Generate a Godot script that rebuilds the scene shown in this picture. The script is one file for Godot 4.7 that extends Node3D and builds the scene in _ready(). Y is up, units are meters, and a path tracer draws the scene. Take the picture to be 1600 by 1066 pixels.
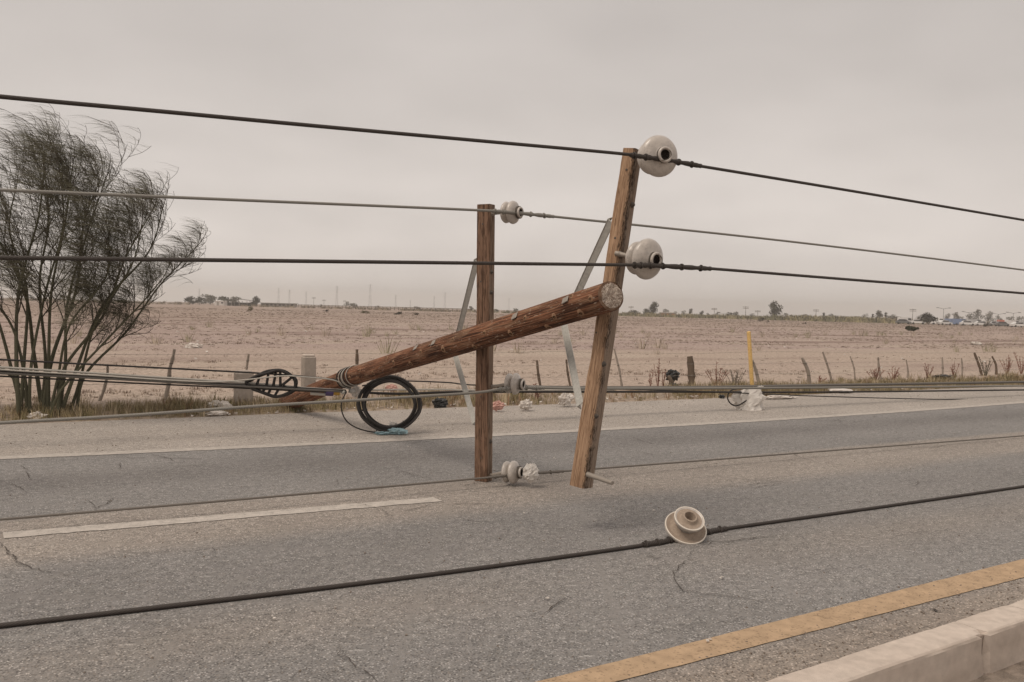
extends Node3D

# World frame: camera above the origin, y up, metres. The road runs along U (31 degrees from x), N points across it, away from the median.
var U := Vector3(cos(deg_to_rad(31.0)), 0, -sin(deg_to_rad(31.0)))
var N := Vector3(-sin(deg_to_rad(31.0)), 0, -cos(deg_to_rad(31.0)))
var M := {}
var rng := RandomNumberGenerator.new()
var used := {}

func sn(s: float, n: float, y := 0.0) -> Vector3:
	return U * s + N * n + Vector3(0, y, 0)

func edge_n(s: float) -> float:
	var c := clampf(s, -4.0, 20.0)
	return 0.0052 * c * c - 0.0965 * c + 9.544

func kerb_n(s: float) -> float:
	return 2.22 + 0.055 * clampf(s, -6.0, 9.0)

func far_n(s: float) -> float:
	return 12.05 - 0.02 * clampf(s, -5.0, 10.0) + 0.1 * (nz.get_noise_2d(s * 30.0, 7.0))

var nz := FastNoiseLite.new()
var nz2 := FastNoiseLite.new()

# ---------- naming ----------
func numbered(called: String, under: Node) -> String:
	var key := str(under.get_instance_id()) + called
	var k: int = used.get(key, 0)
	used[key] = k + 1
	return called if k == 0 else "%s_%03d" % [called, k]

func put(called: String, mesh: Mesh, mat: Material, under: Node = self) -> MeshInstance3D:
	var o := MeshInstance3D.new()
	o.name = numbered(called, under)
	o.mesh = mesh
	if mat: o.material_override = mat
	under.add_child(o, true)
	return o

func thing(called: String, label: String, category: String, at := Vector3.ZERO, group := "") -> Node3D:
	var o := Node3D.new()
	o.name = numbered(called, self)
	add_child(o, true)
	o.position = at
	tag(o, label, category, group)
	return o

func tag(o: Node, label: String, category: String, group := "", kind := "") -> Node:
	o.set_meta("label", label)
	if category: o.set_meta("category", category)
	if group: o.set_meta("group", group)
	if kind: o.set_meta("kind", kind)
	return o

func stuff(called: String, mesh: Mesh, mat: Material, label: String, under: Node = self) -> MeshInstance3D:
	var o := put(called, mesh, mat, under)
	o.set_meta("kind", "stuff")
	if label: o.set_meta("label", label)
	return o

# ---------- mesh building: a bag of triangles ----------
class Bag:
	var v := PackedVector3Array()
	var n := PackedVector3Array()
	var uv := PackedVector2Array()
	var c := PackedColorArray()
	var ix := PackedInt32Array()
	var tint := Color.WHITE
	func vert(p: Vector3, nn := Vector3.UP, t := Vector2.ZERO) -> int:
		v.append(p); n.append(nn); uv.append(t); c.append(tint)
		return v.size() - 1
	func tri(a: int, b: int, d: int) -> void:
		ix.append(a); ix.append(b); ix.append(d)
	func quad(a: int, b: int, d: int, e: int) -> void:
		tri(a, b, d); tri(a, d, e)
	func smooth() -> void:
		# normals from the faces (clockwise fronts)
		for i in n.size(): n[i] = Vector3.ZERO
		for i in range(0, ix.size(), 3):
			var f := (v[ix[i + 2]] - v[ix[i]]).cross(v[ix[i + 1]] - v[ix[i]])
			n[ix[i]] += f; n[ix[i + 1]] += f; n[ix[i + 2]] += f
		for i in n.size():
			n[i] = n[i].normalized() if n[i].length_squared() > 1e-20 else Vector3.UP
	func flat() -> void:
		var v2 := PackedVector3Array(); var u2 := PackedVector2Array(); var c2 := PackedColorArray(); var n2 := PackedVector3Array(); var i2 := PackedInt32Array()
		for i in range(0, ix.size(), 3):
			var f := (v[ix[i + 2]] - v[ix[i]]).cross(v[ix[i + 1]] - v[ix[i]]).normalized()
			for k in 3:
				v2.append(v[ix[i + k]]); u2.append(uv[ix[i + k]]); c2.append(c[ix[i + k]]); n2.append(f); i2.append(i2.size())
		v = v2; uv = u2; c = c2; n = n2; ix = i2
	func done() -> ArrayMesh:
		var a := []
		a.resize(Mesh.ARRAY_MAX)
		a[Mesh.ARRAY_VERTEX] = v; a[Mesh.ARRAY_NORMAL] = n; a[Mesh.ARRAY_TEX_UV] = uv; a[Mesh.ARRAY_COLOR] = c; a[Mesh.ARRAY_INDEX] = ix
		var m := ArrayMesh.new()
		if ix.size(): m.add_surface_from_arrays(Mesh.PRIMITIVE_TRIANGLES, a)
		return m
	# tapered tube along points; radii one per point
	func tube(p: PackedVector3Array, r: PackedFloat32Array, sides := 6, caps := true, side0 := Vector3.ZERO) -> void:
		var k := p.size()
		var t0 := (p[1] - p[0]).normalized()
		var a := side0
		if a == Vector3.ZERO:
			a = Vector3.UP if absf(t0.y) < 0.9 else Vector3.RIGHT
		a = (a - t0 * a.dot(t0)).normalized()
		var base := v.size()
		var run := 0.0
		for i in k:
			var t := (p[mini(i + 1, k - 1)] - p[maxi(i - 1, 0)]).normalized()
			a = (a - t * a.dot(t)).normalized()
			var b := t.cross(a)
			if i > 0: run += p[i].distance_to(p[i - 1])
			for j in sides + 1:
				var an := TAU * j / sides
				var d := a * cos(an) + b * sin(an)
				vert(p[i] + d * r[i], d, Vector2(float(j) / sides, run))
		for i in k - 1:
			for j in sides:
				var q := base + i * (sides + 1) + j
				quad(q, q + sides + 1, q + sides + 2, q + 1)
		if caps:
			for e in 2:
				var i := 0 if e == 0 else k - 1
				var t := (p[1] - p[0]).normalized() * -1.0 if e == 0 else (p[k - 1] - p[k - 2]).normalized()
				var mid := vert(p[i], t, Vector2(0.5, 0.5))
				var first := v.size()
				for j in sides + 1:
					var src := base + i * (sides + 1) + j
					var an := TAU * j / sides
					vert(v[src], t, Vector2(0.5 + 0.5 * cos(an), 0.5 + 0.5 * sin(an)))
				for j in sides:
					if e == 0: tri(mid, first + j, first + j + 1)
					else: tri(mid, first + j + 1, first + j)
	func line(p: PackedVector3Array, r: float, sides := 6) -> void:
		var rr := PackedFloat32Array(); rr.resize(p.size()); rr.fill(r)
		tube(p, rr, sides)
	# surface of revolution about +y of an orthonormal frame
	func lathe(prof: Array, segs: int, xf := Transform3D()) -> void:
		var base := v.size()
		var k := prof.size()
		for i in k:
			var q: Vector2 = prof[i]
			for j in segs + 1:
				var an := TAU * j / segs
				vert(xf * Vector3(q.x * cos(an), q.y, q.x * sin(an)), Vector3.UP, Vector2(float(j) / segs, float(i) / k))
		for i in k - 1:
			var d: Vector2 = prof[i + 1] - prof[i]
			var nn := Vector2(d.y, -d.x).normalized()
			for j in segs:
				var q := base + i * (segs + 1) + j
				quad(q, q + segs + 1, q + segs + 2, q + 1)
	func box(size: Vector3, xf := Transform3D(), ch := 0.0) -> void:
		# a box with chamfered vertical and horizontal edges (ch may be 0), flat shaded
		var h := size * 0.5
		for ax in 3:
			for sg in [-1.0, 1.0]:
				var a := Vector3.ZERO; var b := Vector3.ZERO; var w := Vector3.ZERO
				w[ax] = h[ax] * sg
				a[(ax + 1) % 3] = h[(ax + 1) % 3] - ch
				b[(ax + 2) % 3] = h[(ax + 2) % 3] - ch
				var nn := (xf.basis * (w.normalized())).normalized()
				var i0 := vert(xf * (w - a - b), nn, Vector2(0, 0)); var i1 := vert(xf * (w + a - b), nn, Vector2(1, 0))
				var i2 := vert(xf * (w + a + b), nn, Vector2(1, 1)); var i3 := vert(xf * (w - a + b), nn, Vector2(0, 1))
				if sg > 0: quad(i0, i3, i2, i1)
				else: quad(i0, i1, i2, i3)
		if ch <= 0.0: return
		for ax in 3:
			var e1 := (ax + 1) % 3; var e2 := (ax + 2) % 3
			for s1 in [-1.0, 1.0]:
				for s2 in [-1.0, 1.0]:
					var along := Vector3.ZERO; along[ax] = h[ax] - ch
					var p := Vector3.ZERO; p[e1] = h[e1] * s1; p[e2] = (h[e2] - ch) * s2
					var q := Vector3.ZERO; q[e1] = (h[e1] - ch) * s1; q[e2] = h[e2] * s2
					var nd := Vector3.ZERO; nd[e1] = s1; nd[e2] = s2
					var nn := (xf.basis * nd).normalized()
					var i0 := vert(xf * (p - along), nn); var i1 := vert(xf * (p + along), nn); var i2 := vert(xf * (q + along), nn); var i3 := vert(xf * (q - along), nn)
					if s1 * s2 > 0: quad(i0, i1, i2, i3)
					else: quad(i0, i3, i2, i1)
		for s1 in [-1.0, 1.0]:
			for s2 in [-1.0, 1.0]:
				for s3 in [-1.0, 1.0]:
					var p := Vector3(h.x * s1, (h.y - ch) * s2, (h.z - ch) * s3); var q := Vector3((h.x - ch) * s1, h.y * s2, (h.z - ch) * s3); var w := Vector3((h.x - ch) * s1, (h.y - ch) * s2, h.z * s3)
					var nn := (xf.basis * Vector3(s1, s2, s3)).normalized()
					var i0 := vert(xf * p, nn); var i1 := vert(xf * q, nn); var i2 := vert(xf * w, nn)
					if s1 * s2 * s3 > 0: tri(i0, i2, i1)
					else: tri(i0, i1, i2)

func pts(a: Array) -> PackedVector3Array:
	return PackedVector3Array(a)

func spline(a: Array, each := 6) -> PackedVector3Array:
	var c := Curve3D.new()
	var k := a.size()
	for i in k:
		var t: Vector3 = (a[mini(i + 1, k - 1)] - a[maxi(i - 1, 0)]) / 6.0
		c.add_point(a[i], -t, t)
	var out := PackedVector3Array()
	for i in k - 1:
		for j in each:
			out.append(c.sample(i, float(j) / each))
	out.append(a[k - 1])
	return out

func frame(y: Vector3, toward := Vector3.BACK) -> Basis:
	y = y.normalized()
	var z := (toward - y * toward.dot(y))
	z = z.normalized() if z.length() > 1e-4 else y.cross(Vector3.RIGHT).normalized()
	return Basis(y.cross(z), y, z)

# ---------- textures ----------
func picture(w: int, h: int, rgb: PackedByteArray, mips := false) -> ImageTexture:
	return ImageTexture.create_from_image(Image.create_from_data(w, h, false, Image.FORMAT_RGB8, rgb))

func tile(freq: float, kind: int, oct: int, sd: int, size := 512, stretch := false) -> PackedByteArray:
	var f := FastNoiseLite.new()
	f.noise_type = kind
	f.frequency = freq
	f.seed = sd
	f.fractal_octaves = oct
	if oct == 1: f.fractal_type = FastNoiseLite.FRACTAL_NONE
	if kind == FastNoiseLite.TYPE_CELLULAR:
		f.cellular_return_type = FastNoiseLite.RETURN_CELL_VALUE
	var im := f.get_seamless_image(size, size)
	im.convert(Image.FORMAT_L8)
	return im.get_data()

func enc(x: float) -> int:   # linear to an sRGB byte
	x = clampf(x, 0.0, 1.0)
	return int(255.0 * (12.92 * x if x < 0.0031308 else 1.055 * pow(x, 1.0 / 2.4) - 0.055) + 0.5)

func std(col: Color, rough := 0.9, spec := 0.3) -> StandardMaterial3D:   # col is given as a linear base colour
	var m := StandardMaterial3D.new()
	m.albedo_color = col.linear_to_srgb()
	m.roughness = rough
	m.metallic_specular = spec
	return m

func triplanar(m: StandardMaterial3D, per_metre: float, sharp := 4.0) -> void:
	m.uv1_triplanar = true
	m.uv1_world_triplanar = true
	m.uv1_scale = Vector3.ONE * per_metre
	m.uv1_triplanar_sharpness = sharp

func make_materials() -> void:
	# asphalt: aggregate speckle as a factor on the vertex colour
	var S := 1024
	var cell := tile(0.14, FastNoiseLite.TYPE_CELLULAR, 1, 3, S)
	var cell2 := tile(0.33, FastNoiseLite.TYPE_CELLULAR, 1, 5, S)
	var soft := tile(0.012, FastNoiseLite.TYPE_SIMPLEX_SMOOTH, 4, 9, S)
	var fine := tile(0.3, FastNoiseLite.TYPE_SIMPLEX_SMOOTH, 2, 12, S)
	var rgb := PackedByteArray(); rgb.resize(S * S * 3)
	var hgt := PackedByteArray(); hgt.resize(S * S)
	for i in S * S:
		var a := cell[i] / 255.0
		var b := cell2[i] / 255.0
		var f := fine[i] / 255.0
		var k := 0.40 + 0.12 * (b - 0.5) + 0.16 * (soft[i] / 255.0 - 0.5) + 0.11 * (f - 0.5)
		var warm := 0.0
		if a > 0.94: k += 0.62 * f + 0.10
		elif a > 0.80: k += 0.10
		elif a < 0.16: k -= 0.16
		if a > 0.5 and a < 0.56: warm = 0.05
		hgt[i] = int(clampf(90.0 + 70.0 * (a - 0.4) + 60.0 * (f - 0.5), 0, 255))
		rgb[i * 3] = enc(k + warm); rgb[i * 3 + 1] = enc(k + warm * 0.5); rgb[i * 3 + 2] = enc(k)
	M.asphalt = std(Color(1, 1, 1), 0.85, 0.35)
	M.asphalt.albedo_texture = picture(S, S, rgb)
	M.asphalt.vertex_color_use_as_albedo = true
	M.asphalt.heightmap_enabled = true
	M.asphalt.heightmap_texture = ImageTexture.create_from_image(Image.create_from_data(S, S, false, Image.FORMAT_L8, hgt))
	M.asphalt.heightmap_scale = 0.35
	triplanar(M.asphalt, 1.0)
	# soil: the same idea, softer and lumpier
	var g1 := tile(0.02, FastNoiseLite.TYPE_SIMPLEX_SMOOTH, 5, 21, S)
	var g2 := tile(0.08, FastNoiseLite.TYPE_CELLULAR, 1, 23, S)
	var s_rgb := PackedByteArray(); s_rgb.resize(S * S * 3)
	var s_h := PackedByteArray(); s_h.resize(S * S)
	for i in S * S:
		var k := 0.42 + 0.34 * (g1[i] / 255.0 - 0.5) + 0.10 * (g2[i] / 255.0 - 0.5) + 0.22 * (fine[i] / 255.0 - 0.5)
		s_rgb[i * 3] = enc(k); s_rgb[i * 3 + 1] = enc(k); s_rgb[i * 3 + 2] = enc(k)
		s_h[i] = int(clampf(255.0 * k, 0, 255))
	M.soil = std(Color(1, 1, 1), 1.0, 0.1)
	M.soil.albedo_texture = picture(S, S, s_rgb)
	M.soil.vertex_color_use_as_albedo = true
	M.soil.heightmap_enabled = true
	M.soil.heightmap_texture = ImageTexture.create_from_image(Image.create_from_data(S, S, false, Image.FORMAT_L8, s_h))
	M.soil.heightmap_scale = 2.0
	triplanar(M.soil, 0.35)
	# worn road paint, plaster-like concrete: soft mottling on a plain colour
	var p_rgb := PackedByteArray(); p_rgb.resize(S * S * 3)
	for i in S * S:
		var k := 0.82 + 0.3 * (soft[i] / 255.0 - 0.5) + 0.2 * (fine[i] / 255.0 - 0.5) - (0.22 if cell[i] < 24 else 0.0)
		var e := enc(k)
		p_rgb[i * 3] = e; p_rgb[i * 3 + 1] = e; p_rgb[i * 3 + 2] = e
	var mottled := picture(S, S, p_rgb)
	for i in S * S:
		var k := 0.84 + 0.18 * (soft[i] / 255.0 - 0.5) + 0.22 * (fine[i] / 255.0 - 0.5) + 0.16 * (g1[i] / 255.0 - 0.5) - (0.3 if fine[i] < 38 else 0.0)
		p_rgb[i * 3] = enc(k); p_rgb[i * 3 + 1] = enc(k * 0.985); p_rgb[i * 3 + 2] = enc(k * 0.97)
	var cast := picture(S, S, p_rgb)
	for row in [["white_paint", Color(0.54, 0.49, 0.44), 0.9], ["dash_paint", Color(0.60, 0.545, 0.49), 0.9], ["yellow_paint", Color(0.53, 0.378, 0.245), 0.85], ["concrete", Color(0.66, 0.575, 0.505), 0.95], ["grey_concrete", Color(0.47, 0.41, 0.355), 0.95]]:
		var m := std(row[1], row[2], 0.25)
		m.albedo_texture = cast if row[0].ends_with("concrete") else mottled
		m.heightmap_enabled = true
		m.heightmap_texture = M.soil.heightmap_texture
		m.heightmap_scale = 0.12
		m.vertex_color_use_as_albedo = row[0] == "concrete"
		triplanar(m, 0.8)
		M[row[0]] = m
	M.crack = std(Color(0.085, 0.074, 0.066), 1.0, 0.1)
	M.scrape = std(Color(0.5, 0.47, 0.43), 0.9, 0.1)
	# wood
	M.pole = wood(512, 1024, 31, "pole")
	M.arm_near = wood(256, 1024, 41, "near")
	M.arm_far = wood(256, 1024, 51, "far")
	M.end_grain = end_grain()
	M.old_wood = std(Color(0.15, 0.115, 0.088), 1.0, 0.1)
	M.stick_wood = std(Color(0.31, 0.265, 0.225), 1.0, 0.1)
	M.knot = std(Color(0.29, 0.175, 0.11), 0.9, 0.2)
	M.knot_core = std(Color(0.06, 0.035, 0.022), 0.95, 0.1)
	# metals, plastics, porcelain
	M.zinc = std(Color(0.56, 0.545, 0.50), 0.6, 0.5); M.zinc.metallic = 0.1
	M.zinc.albedo_texture = mottled; triplanar(M.zinc, 2.0)
	M.pin = std(Color(0.33, 0.29, 0.25), 0.6, 0.5); M.pin.metallic = 0.3
	M.hollow = std(Color(0.018, 0.014, 0.012), 0.9, 0.1)
	M.iron = std(Color(0.09, 0.075, 0.062), 0.7, 0.4)
	M.black_cable = std(Color(0.028, 0.024, 0.022), 0.55, 0.4)
	M.dark_wire = std(Color(0.060, 0.050, 0.044), 0.6, 0.4); M.dark_wire.metallic = 0.2
	M.grey_wire = std(Color(0.25, 0.235, 0.21), 0.6, 0.4); M.grey_wire.metallic = 0.2
	M.road_wire = std(Color(0.17, 0.15, 0.13), 0.6, 0.4)
	var lay := PackedByteArray(); lay.resize(64 * 64 * 3)
	for i in 64 * 64:
		var t := fposmod(float(i % 64) / 64.0 * 7.0 + float(i / 64) / 64.0 * 7.0, 1.0)
		var e := enc(0.45 + 0.55 * sin(t * PI))
		lay[i * 3] = e; lay[i * 3 + 1] = e; lay[i * 3 + 2] = e
	var strands := picture(64, 64, lay)
	for k in ["dark_wire", "grey_wire", "road_wire"]:
		M[k].albedo_color = (M[k].albedo_color.srgb_to_linear() * 1.25).linear_to_srgb()
		M[k].albedo_texture = strands
		M[k].uv1_scale = Vector3(1, 7, 1)
	M.pale_cable = std(Color(0.46, 0.43, 0.38), 0.6, 0.4)
	M.grey_cable = std(Color(0.135, 0.122, 0.107), 0.6, 0.4)
	M.white_clamp = std(Color(0.55, 0.53, 0.50), 0.5, 0.5)
	M.purple = std(Color(0.09, 0.065, 0.16), 0.6, 0.4)
	M.yellow_tape = std(Color(0.5, 0.30, 0.06), 0.6, 0.4)
	M.porcelain = std(Color(0.60, 0.54, 0.485), 0.3, 0.5)
	M.porcelain.clearcoat_enabled = true; M.porcelain.clearcoat = 0.35; M.porcelain.clearcoat_roughness = 0.3
	M.porcelain.albedo_texture = mottled; triplanar(M.porcelain, 1.7)
	M.porcelain_dust = std(Color(0.42, 0.335, 0.265), 0.85, 0.3)
	M.porcelain_dust.albedo_texture = mottled; triplanar(M.porcelain_dust, 3.0)
	M.glaze_rim = std(Color(0.74, 0.67, 0.58), 0.35, 0.5)
	M.post_yellow = std(Color(0.88, 0.58, 0.22), 0.6, 0.4)
	M.post_yellow.albedo_texture = mottled; triplanar(M.post_yellow, 2.0)
	M.bag = std(Color(0.66, 0.62, 0.575), 0.45, 0.5); M.bag.backlight_enabled = true; M.bag.backlight = Color(0.5, 0.48, 0.45); M.bag.cull_mode = BaseMaterial3D.CULL_DISABLED
	M.teal = std(Color(0.26, 0.37, 0.40), 0.6, 0.4); M.teal.cull_mode = BaseMaterial3D.CULL_DISABLED
	M.black_bag = std(Color(0.02, 0.02, 0.02), 0.4, 0.5)
	M.litter = std(Color(0.62, 0.57, 0.52), 0.7, 0.3); M.litter.cull_mode = BaseMaterial3D.CULL_DISABLED
	M.pink_litter = std(Color(0.55, 0.33, 0.28), 0.7, 0.3)
	# plants
	M.bark = std(Color(0.10, 0.096, 0.064), 0.9, 0.2)
	M.twig = std(Color(0.085, 0.073, 0.056), 0.9, 0.2)
	M.hair = std(Color(0.16, 0.15, 0.105), 0.9, 0.2); M.hair.cull_mode = BaseMaterial3D.CULL_DISABLED
	M.dry = std(Color(1, 1, 1), 1.0, 0.1); M.dry.vertex_color_use_as_albedo = true; M.dry.cull_mode = BaseMaterial3D.CULL_DISABLED; M.dry.backlight_enabled = true; M.dry.backlight = Color(0.8, 0.8, 0.8)
	M.red_weed = std(Color(0.27, 0.155, 0.12), 1.0, 0.1)
	M.leaf = std(Color(1, 1, 1), 0.9, 0.2); M.leaf.vertex_color_use_as_albedo = true; M.leaf.cull_mode = BaseMaterial3D.CULL_DISABLED

func wood(w: int, h: int, sd: int, look: String) -> StandardMaterial3D:
	# u runs round the timber, v along it
	var g := FastNoiseLite.new(); g.seed = sd; g.noise_type = FastNoiseLite.TYPE_SIMPLEX_SMOOTH; g.frequency = 1.0; g.fractal_octaves = 3
	var c := FastNoiseLite.new(); c.seed = sd + 1; c.noise_type = FastNoiseLite.TYPE_SIMPLEX_SMOOTH; c.frequency = 1.0; c.fractal_octaves = 4
	var rgb := PackedByteArray(); rgb.resize(w * h * 3)
	var hg := PackedByteArray(); hg.resize(w * h)
	var i := 0
	for y in h:
		var v := float(y) / h
		for x in w:
			var u := float(x) / w
			var ax := cos(u * TAU) ; var ay := sin(u * TAU)
			var bend := c.get_noise_3d(ax * 0.8, ay * 0.8, v * 6.0)
			var grain := g.get_noise_3d(ax * 9.0 + bend * 1.5, ay * 9.0, v * 7.0)
			var streak := g.get_noise_3d(ax * 26.0 + bend * 2.0, ay * 26.0 + 40.0, v * 9.0)
			var patch := c.get_noise_3d(ax * 1.6 + 20.0, ay * 1.6, v * 9.0)
			var spot := c.get_noise_3d(ax * 5.0 + 60.0, ay * 5.0, v * 60.0)
			var split := smoothstep(0.28 if look == "pole" else 0.30, 0.42 if look == "pole" else 0.42, g.get_noise_3d(ax * 14.0 + 7.0 + bend, ay * 14.0, v * 5.0 + 9.0))
			var col: Color
			var d := 0.5 + 0.5 * grain + 0.28 * streak
			if look == "pole":
				d = 0.42 + 1.1 * grain + 0.7 * streak + 0.5 * bend
				col = Color(0.055, 0.026, 0.017).lerp(Color(0.30, 0.140, 0.080), clampf(d, 0, 1))
				col = col.lerp(Color(0.33, 0.20, 0.125), clampf(patch * 1.5 - 0.15, 0, 0.55))
				if spot > 0.36: col = col.lerp(Color(0.42, 0.33, 0.25), minf((spot - 0.36) * 5.0, 0.7))
				col = col.lerp(Color(0.045, 0.024, 0.016), split * 0.8)
			elif look == "near":
				# u 0..0.5 is the pair of faces in view (the wide one first), see timber()
				col = Color(0.22, 0.130, 0.078).lerp(Color(0.49, 0.325, 0.212), clampf(0.5 + (d - 0.5) * 1.6, 0, 1))
				var grey := smoothstep(0.24, 0.30, u + 0.05 * bend) * (1.0 - smoothstep(0.5, 0.52, u))
				col = col.lerp(Color(0.20, 0.155, 0.12).lerp(Color(0.37, 0.30, 0.245), clampf(d, 0, 1)), grey * 0.85)
				# weathered bark-like breakup along the outer corner, in cracks that run with the grain
				var zone := exp(-pow((u - 0.285 + 0.05 * bend) / 0.115, 2.0))
				var worn := clampf(0.45 + 0.9 * c.get_noise_2d(v * 7.0, 50.0) + 0.7 * (1.0 - smoothstep(0.36, 0.46, v)) + 0.6 * smoothstep(0.80, 0.92, v), 0.0, 1.0)
				var crackle := 1.0 - absf(g.get_noise_3d(ax * 8.0 + bend, ay * 8.0 + 5.0, v * 22.0)) * 4.0
				var fleck := g.get_noise_3d(ax * 12.0, ay * 12.0 + 3.0, v * 44.0) + 0.4 * g.get_noise_3d(ax * 30.0, ay * 30.0 + 3.0, v * 70.0)
				var bark := smoothstep(0.36, 0.50, zone * worn * 0.52 + 0.24 * crackle * zone + 0.75 * fleck * zone + 0.3 * spot * zone - 0.08)
				col = col.lerp(Color(0.16, 0.115, 0.085), 0.35 * zone * worn)
				col = col.lerp(Color(0.035, 0.024, 0.018), bark * 0.92)
				col = col.lerp(Color(0.12, 0.07, 0.04), split * 0.75)
				d -= bark * 0.8
			else:
				col = Color(0.105, 0.062, 0.040).lerp(Color(0.28, 0.172, 0.118), clampf(0.5 + (d - 0.5) * 1.6, 0, 1))
				var grey2 := smoothstep(0.24, 0.29, u + 0.04 * bend) * (1.0 - smoothstep(0.5, 0.52, u))
				col = col.lerp(Color(0.27, 0.20, 0.15), grey2 * 0.7)
				var dirty := smoothstep(0.1, 0.4, patch + 0.4 * exp(-pow((u - 0.27) / 0.07, 2.0)) * (smoothstep(0.8, 1.0, v) + 1.0 - smoothstep(0.02, 0.14, v)))
				col = col.lerp(Color(0.06, 0.035, 0.024), dirty * 0.55)
				col = col.lerp(Color(0.045, 0.026, 0.018), split * 0.85)
				if absf(u - 0.125 - 0.008 * bend) < 0.004: col = Color(0.04, 0.022, 0.015)
			hg[i] = int(clampf(150.0 + 80.0 * (d - 0.5) - 90.0 * split, 0, 255))
			rgb[i * 3] = enc(col.r); rgb[i * 3 + 1] = enc(col.g); rgb[i * 3 + 2] = enc(col.b)
			i += 1
	var m := std(Color(1, 1, 1), 0.88, 0.25)
	m.albedo_texture = picture(w, h, rgb)
	m.heightmap_enabled = true
	m.heightmap_texture = ImageTexture.create_from_image(Image.create_from_data(w, h, false, Image.FORMAT_L8, hg))
	m.heightmap_scale = 0.6
	return m

func end_grain() -> StandardMaterial3D:
	var w := 256
	var c := FastNoiseLite.new(); c.seed = 77; c.frequency = 1.0; c.fractal_octaves = 4
	var rgb := PackedByteArray(); rgb.resize(w * w * 3)
	for y in w:
		for x in w:
			var p := Vector2(x - 118.0, y - 132.0) / 128.0
			var r := p.length() + 0.03 * c.get_noise_2d(p.x * 3.0, p.y * 3.0)
			var ring := 0.5 + 0.5 * sin(r * 60.0)
			var k := 0.42 + 0.25 * ring + 1.0 * c.get_noise_2d(p.x * 9.0, p.y * 9.0)
			k += 0.9 * c.get_noise_2d(p.x * 2.6 + 7.0, p.y * 2.6) - 0.12
			var col := Color(0.13, 0.085, 0.06).lerp(Color(0.52, 0.44, 0.365), clampf(k, 0, 1))
			if c.get_noise_2d(p.x * 22.0 + 30.0, p.y * 22.0) > 0.30: col = Color(0.75, 0.70, 0.64)
			var radial := absf(fposmod(p.angle() * 5.0 / TAU + 0.15 * c.get_noise_2d(r * 4.0, 3.0), 1.0) - 0.5)
			if radial < 0.014 and r > 0.25 + 0.5 * absf(sin(floor(p.angle() * 5.0 / TAU + 0.5) * 2.3)): col = Color(0.09, 0.06, 0.045)
			if r > 0.86: col = col.lerp(Color(0.13, 0.07, 0.04), 0.85)
			var i := (y * w + x) * 3
			rgb[i] = enc(col.r); rgb[i + 1] = enc(col.g); rgb[i + 2] = enc(col.b)
	var m := std(Color(1, 1, 1), 0.95, 0.2)
	m.albedo_texture = picture(w, w, rgb)
	return m

func make_sky() -> PanoramaSkyMaterial:
	# high overcast with dust: soft cloud sheets on a nearly even grey-beige
	var w := 1024; var h := 512
	var c := FastNoiseLite.new(); c.seed = 191; c.frequency = 1.0; c.fractal_octaves = 4; c.fractal_gain = 0.45
	var data := PackedFloat32Array(); data.resize(w * h * 3)
	for y in h:
		var el := (0.5 - (y + 0.5) / h) * PI
		for x in w:
			var az := TAU * (x + 0.5) / w
			var d := Vector3(cos(az) * cos(el), sin(el), sin(az) * cos(el))
			var hi := clampf(el / 0.5, 0.0, 1.0)
			var col := SKY_LOW.lerp(SKY_HIGH, smoothstep(0.02, 0.75, hi))
			col = col.lerp(SKY_HORIZON, exp(-maxf(el, 0.0) / 0.07) * 0.8)
			var q := d / maxf(0.22, absf(d.y) + 0.16)
			var k := 1.0 + 0.13 * c.get_noise_3d(q.x * 0.7, q.z * 0.7, 3.0) + 0.05 * c.get_noise_3d(q.x * 2.2 + 9.0, q.z * 2.2, d.y * 5.0)
			var i := (y * w + x) * 3
			data[i] = col.r * k; data[i + 1] = col.g * k; data[i + 2] = col.b * k
	var m := PanoramaSkyMaterial.new()
	m.panorama = ImageTexture.create_from_image(Image.create_from_data(w, h, false, Image.FORMAT_RGBF, data.to_byte_array()))
	return m

const SKY_HORIZON := Color(0.655, 0.590, 0.540)
const SKY_LOW := Color(0.600, 0.553, 0.518)
const SKY_HIGH := Color(0.490, 0.452, 0.428)
const TIP := Vector3(0.6243, 1.5998, -5.7500)
const BRK := Vector3(-1.9907, 0.6196, -10.8000)
const BASE := Vector3(-3.0927, 0.1187, -12.6000)
const FA_TOP := Vector3(0.7852, 2.5989, -6.1000)
const FA_BOT := Vector3(0.4983, 0.3006, -6.1000)
const LA_TOP := Vector3(-0.2527, 2.3956, -7.7600)
const LA_BOT := Vector3(-0.2201, 0.0040, -7.7600)
const FA_BRACES := [[Vector3(0.6553, 2.1159, -6.1300), Vector3(0.4067, 1.4296, -6.8500), 0.055], [Vector3(0.3929, 1.4194, -6.8600), Vector3(0.4822, 0.8581, -6.1500), 0.055]]
const LA_BRACES := [[Vector3(-0.3229, 1.9116, -7.8000), Vector3(-0.5566, 1.0651, -8.6000), 0.052], [Vector3(-0.5561, 1.1030, -8.5800), Vector3(-0.3073, 0.5031, -7.8200), 0.052]]
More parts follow.
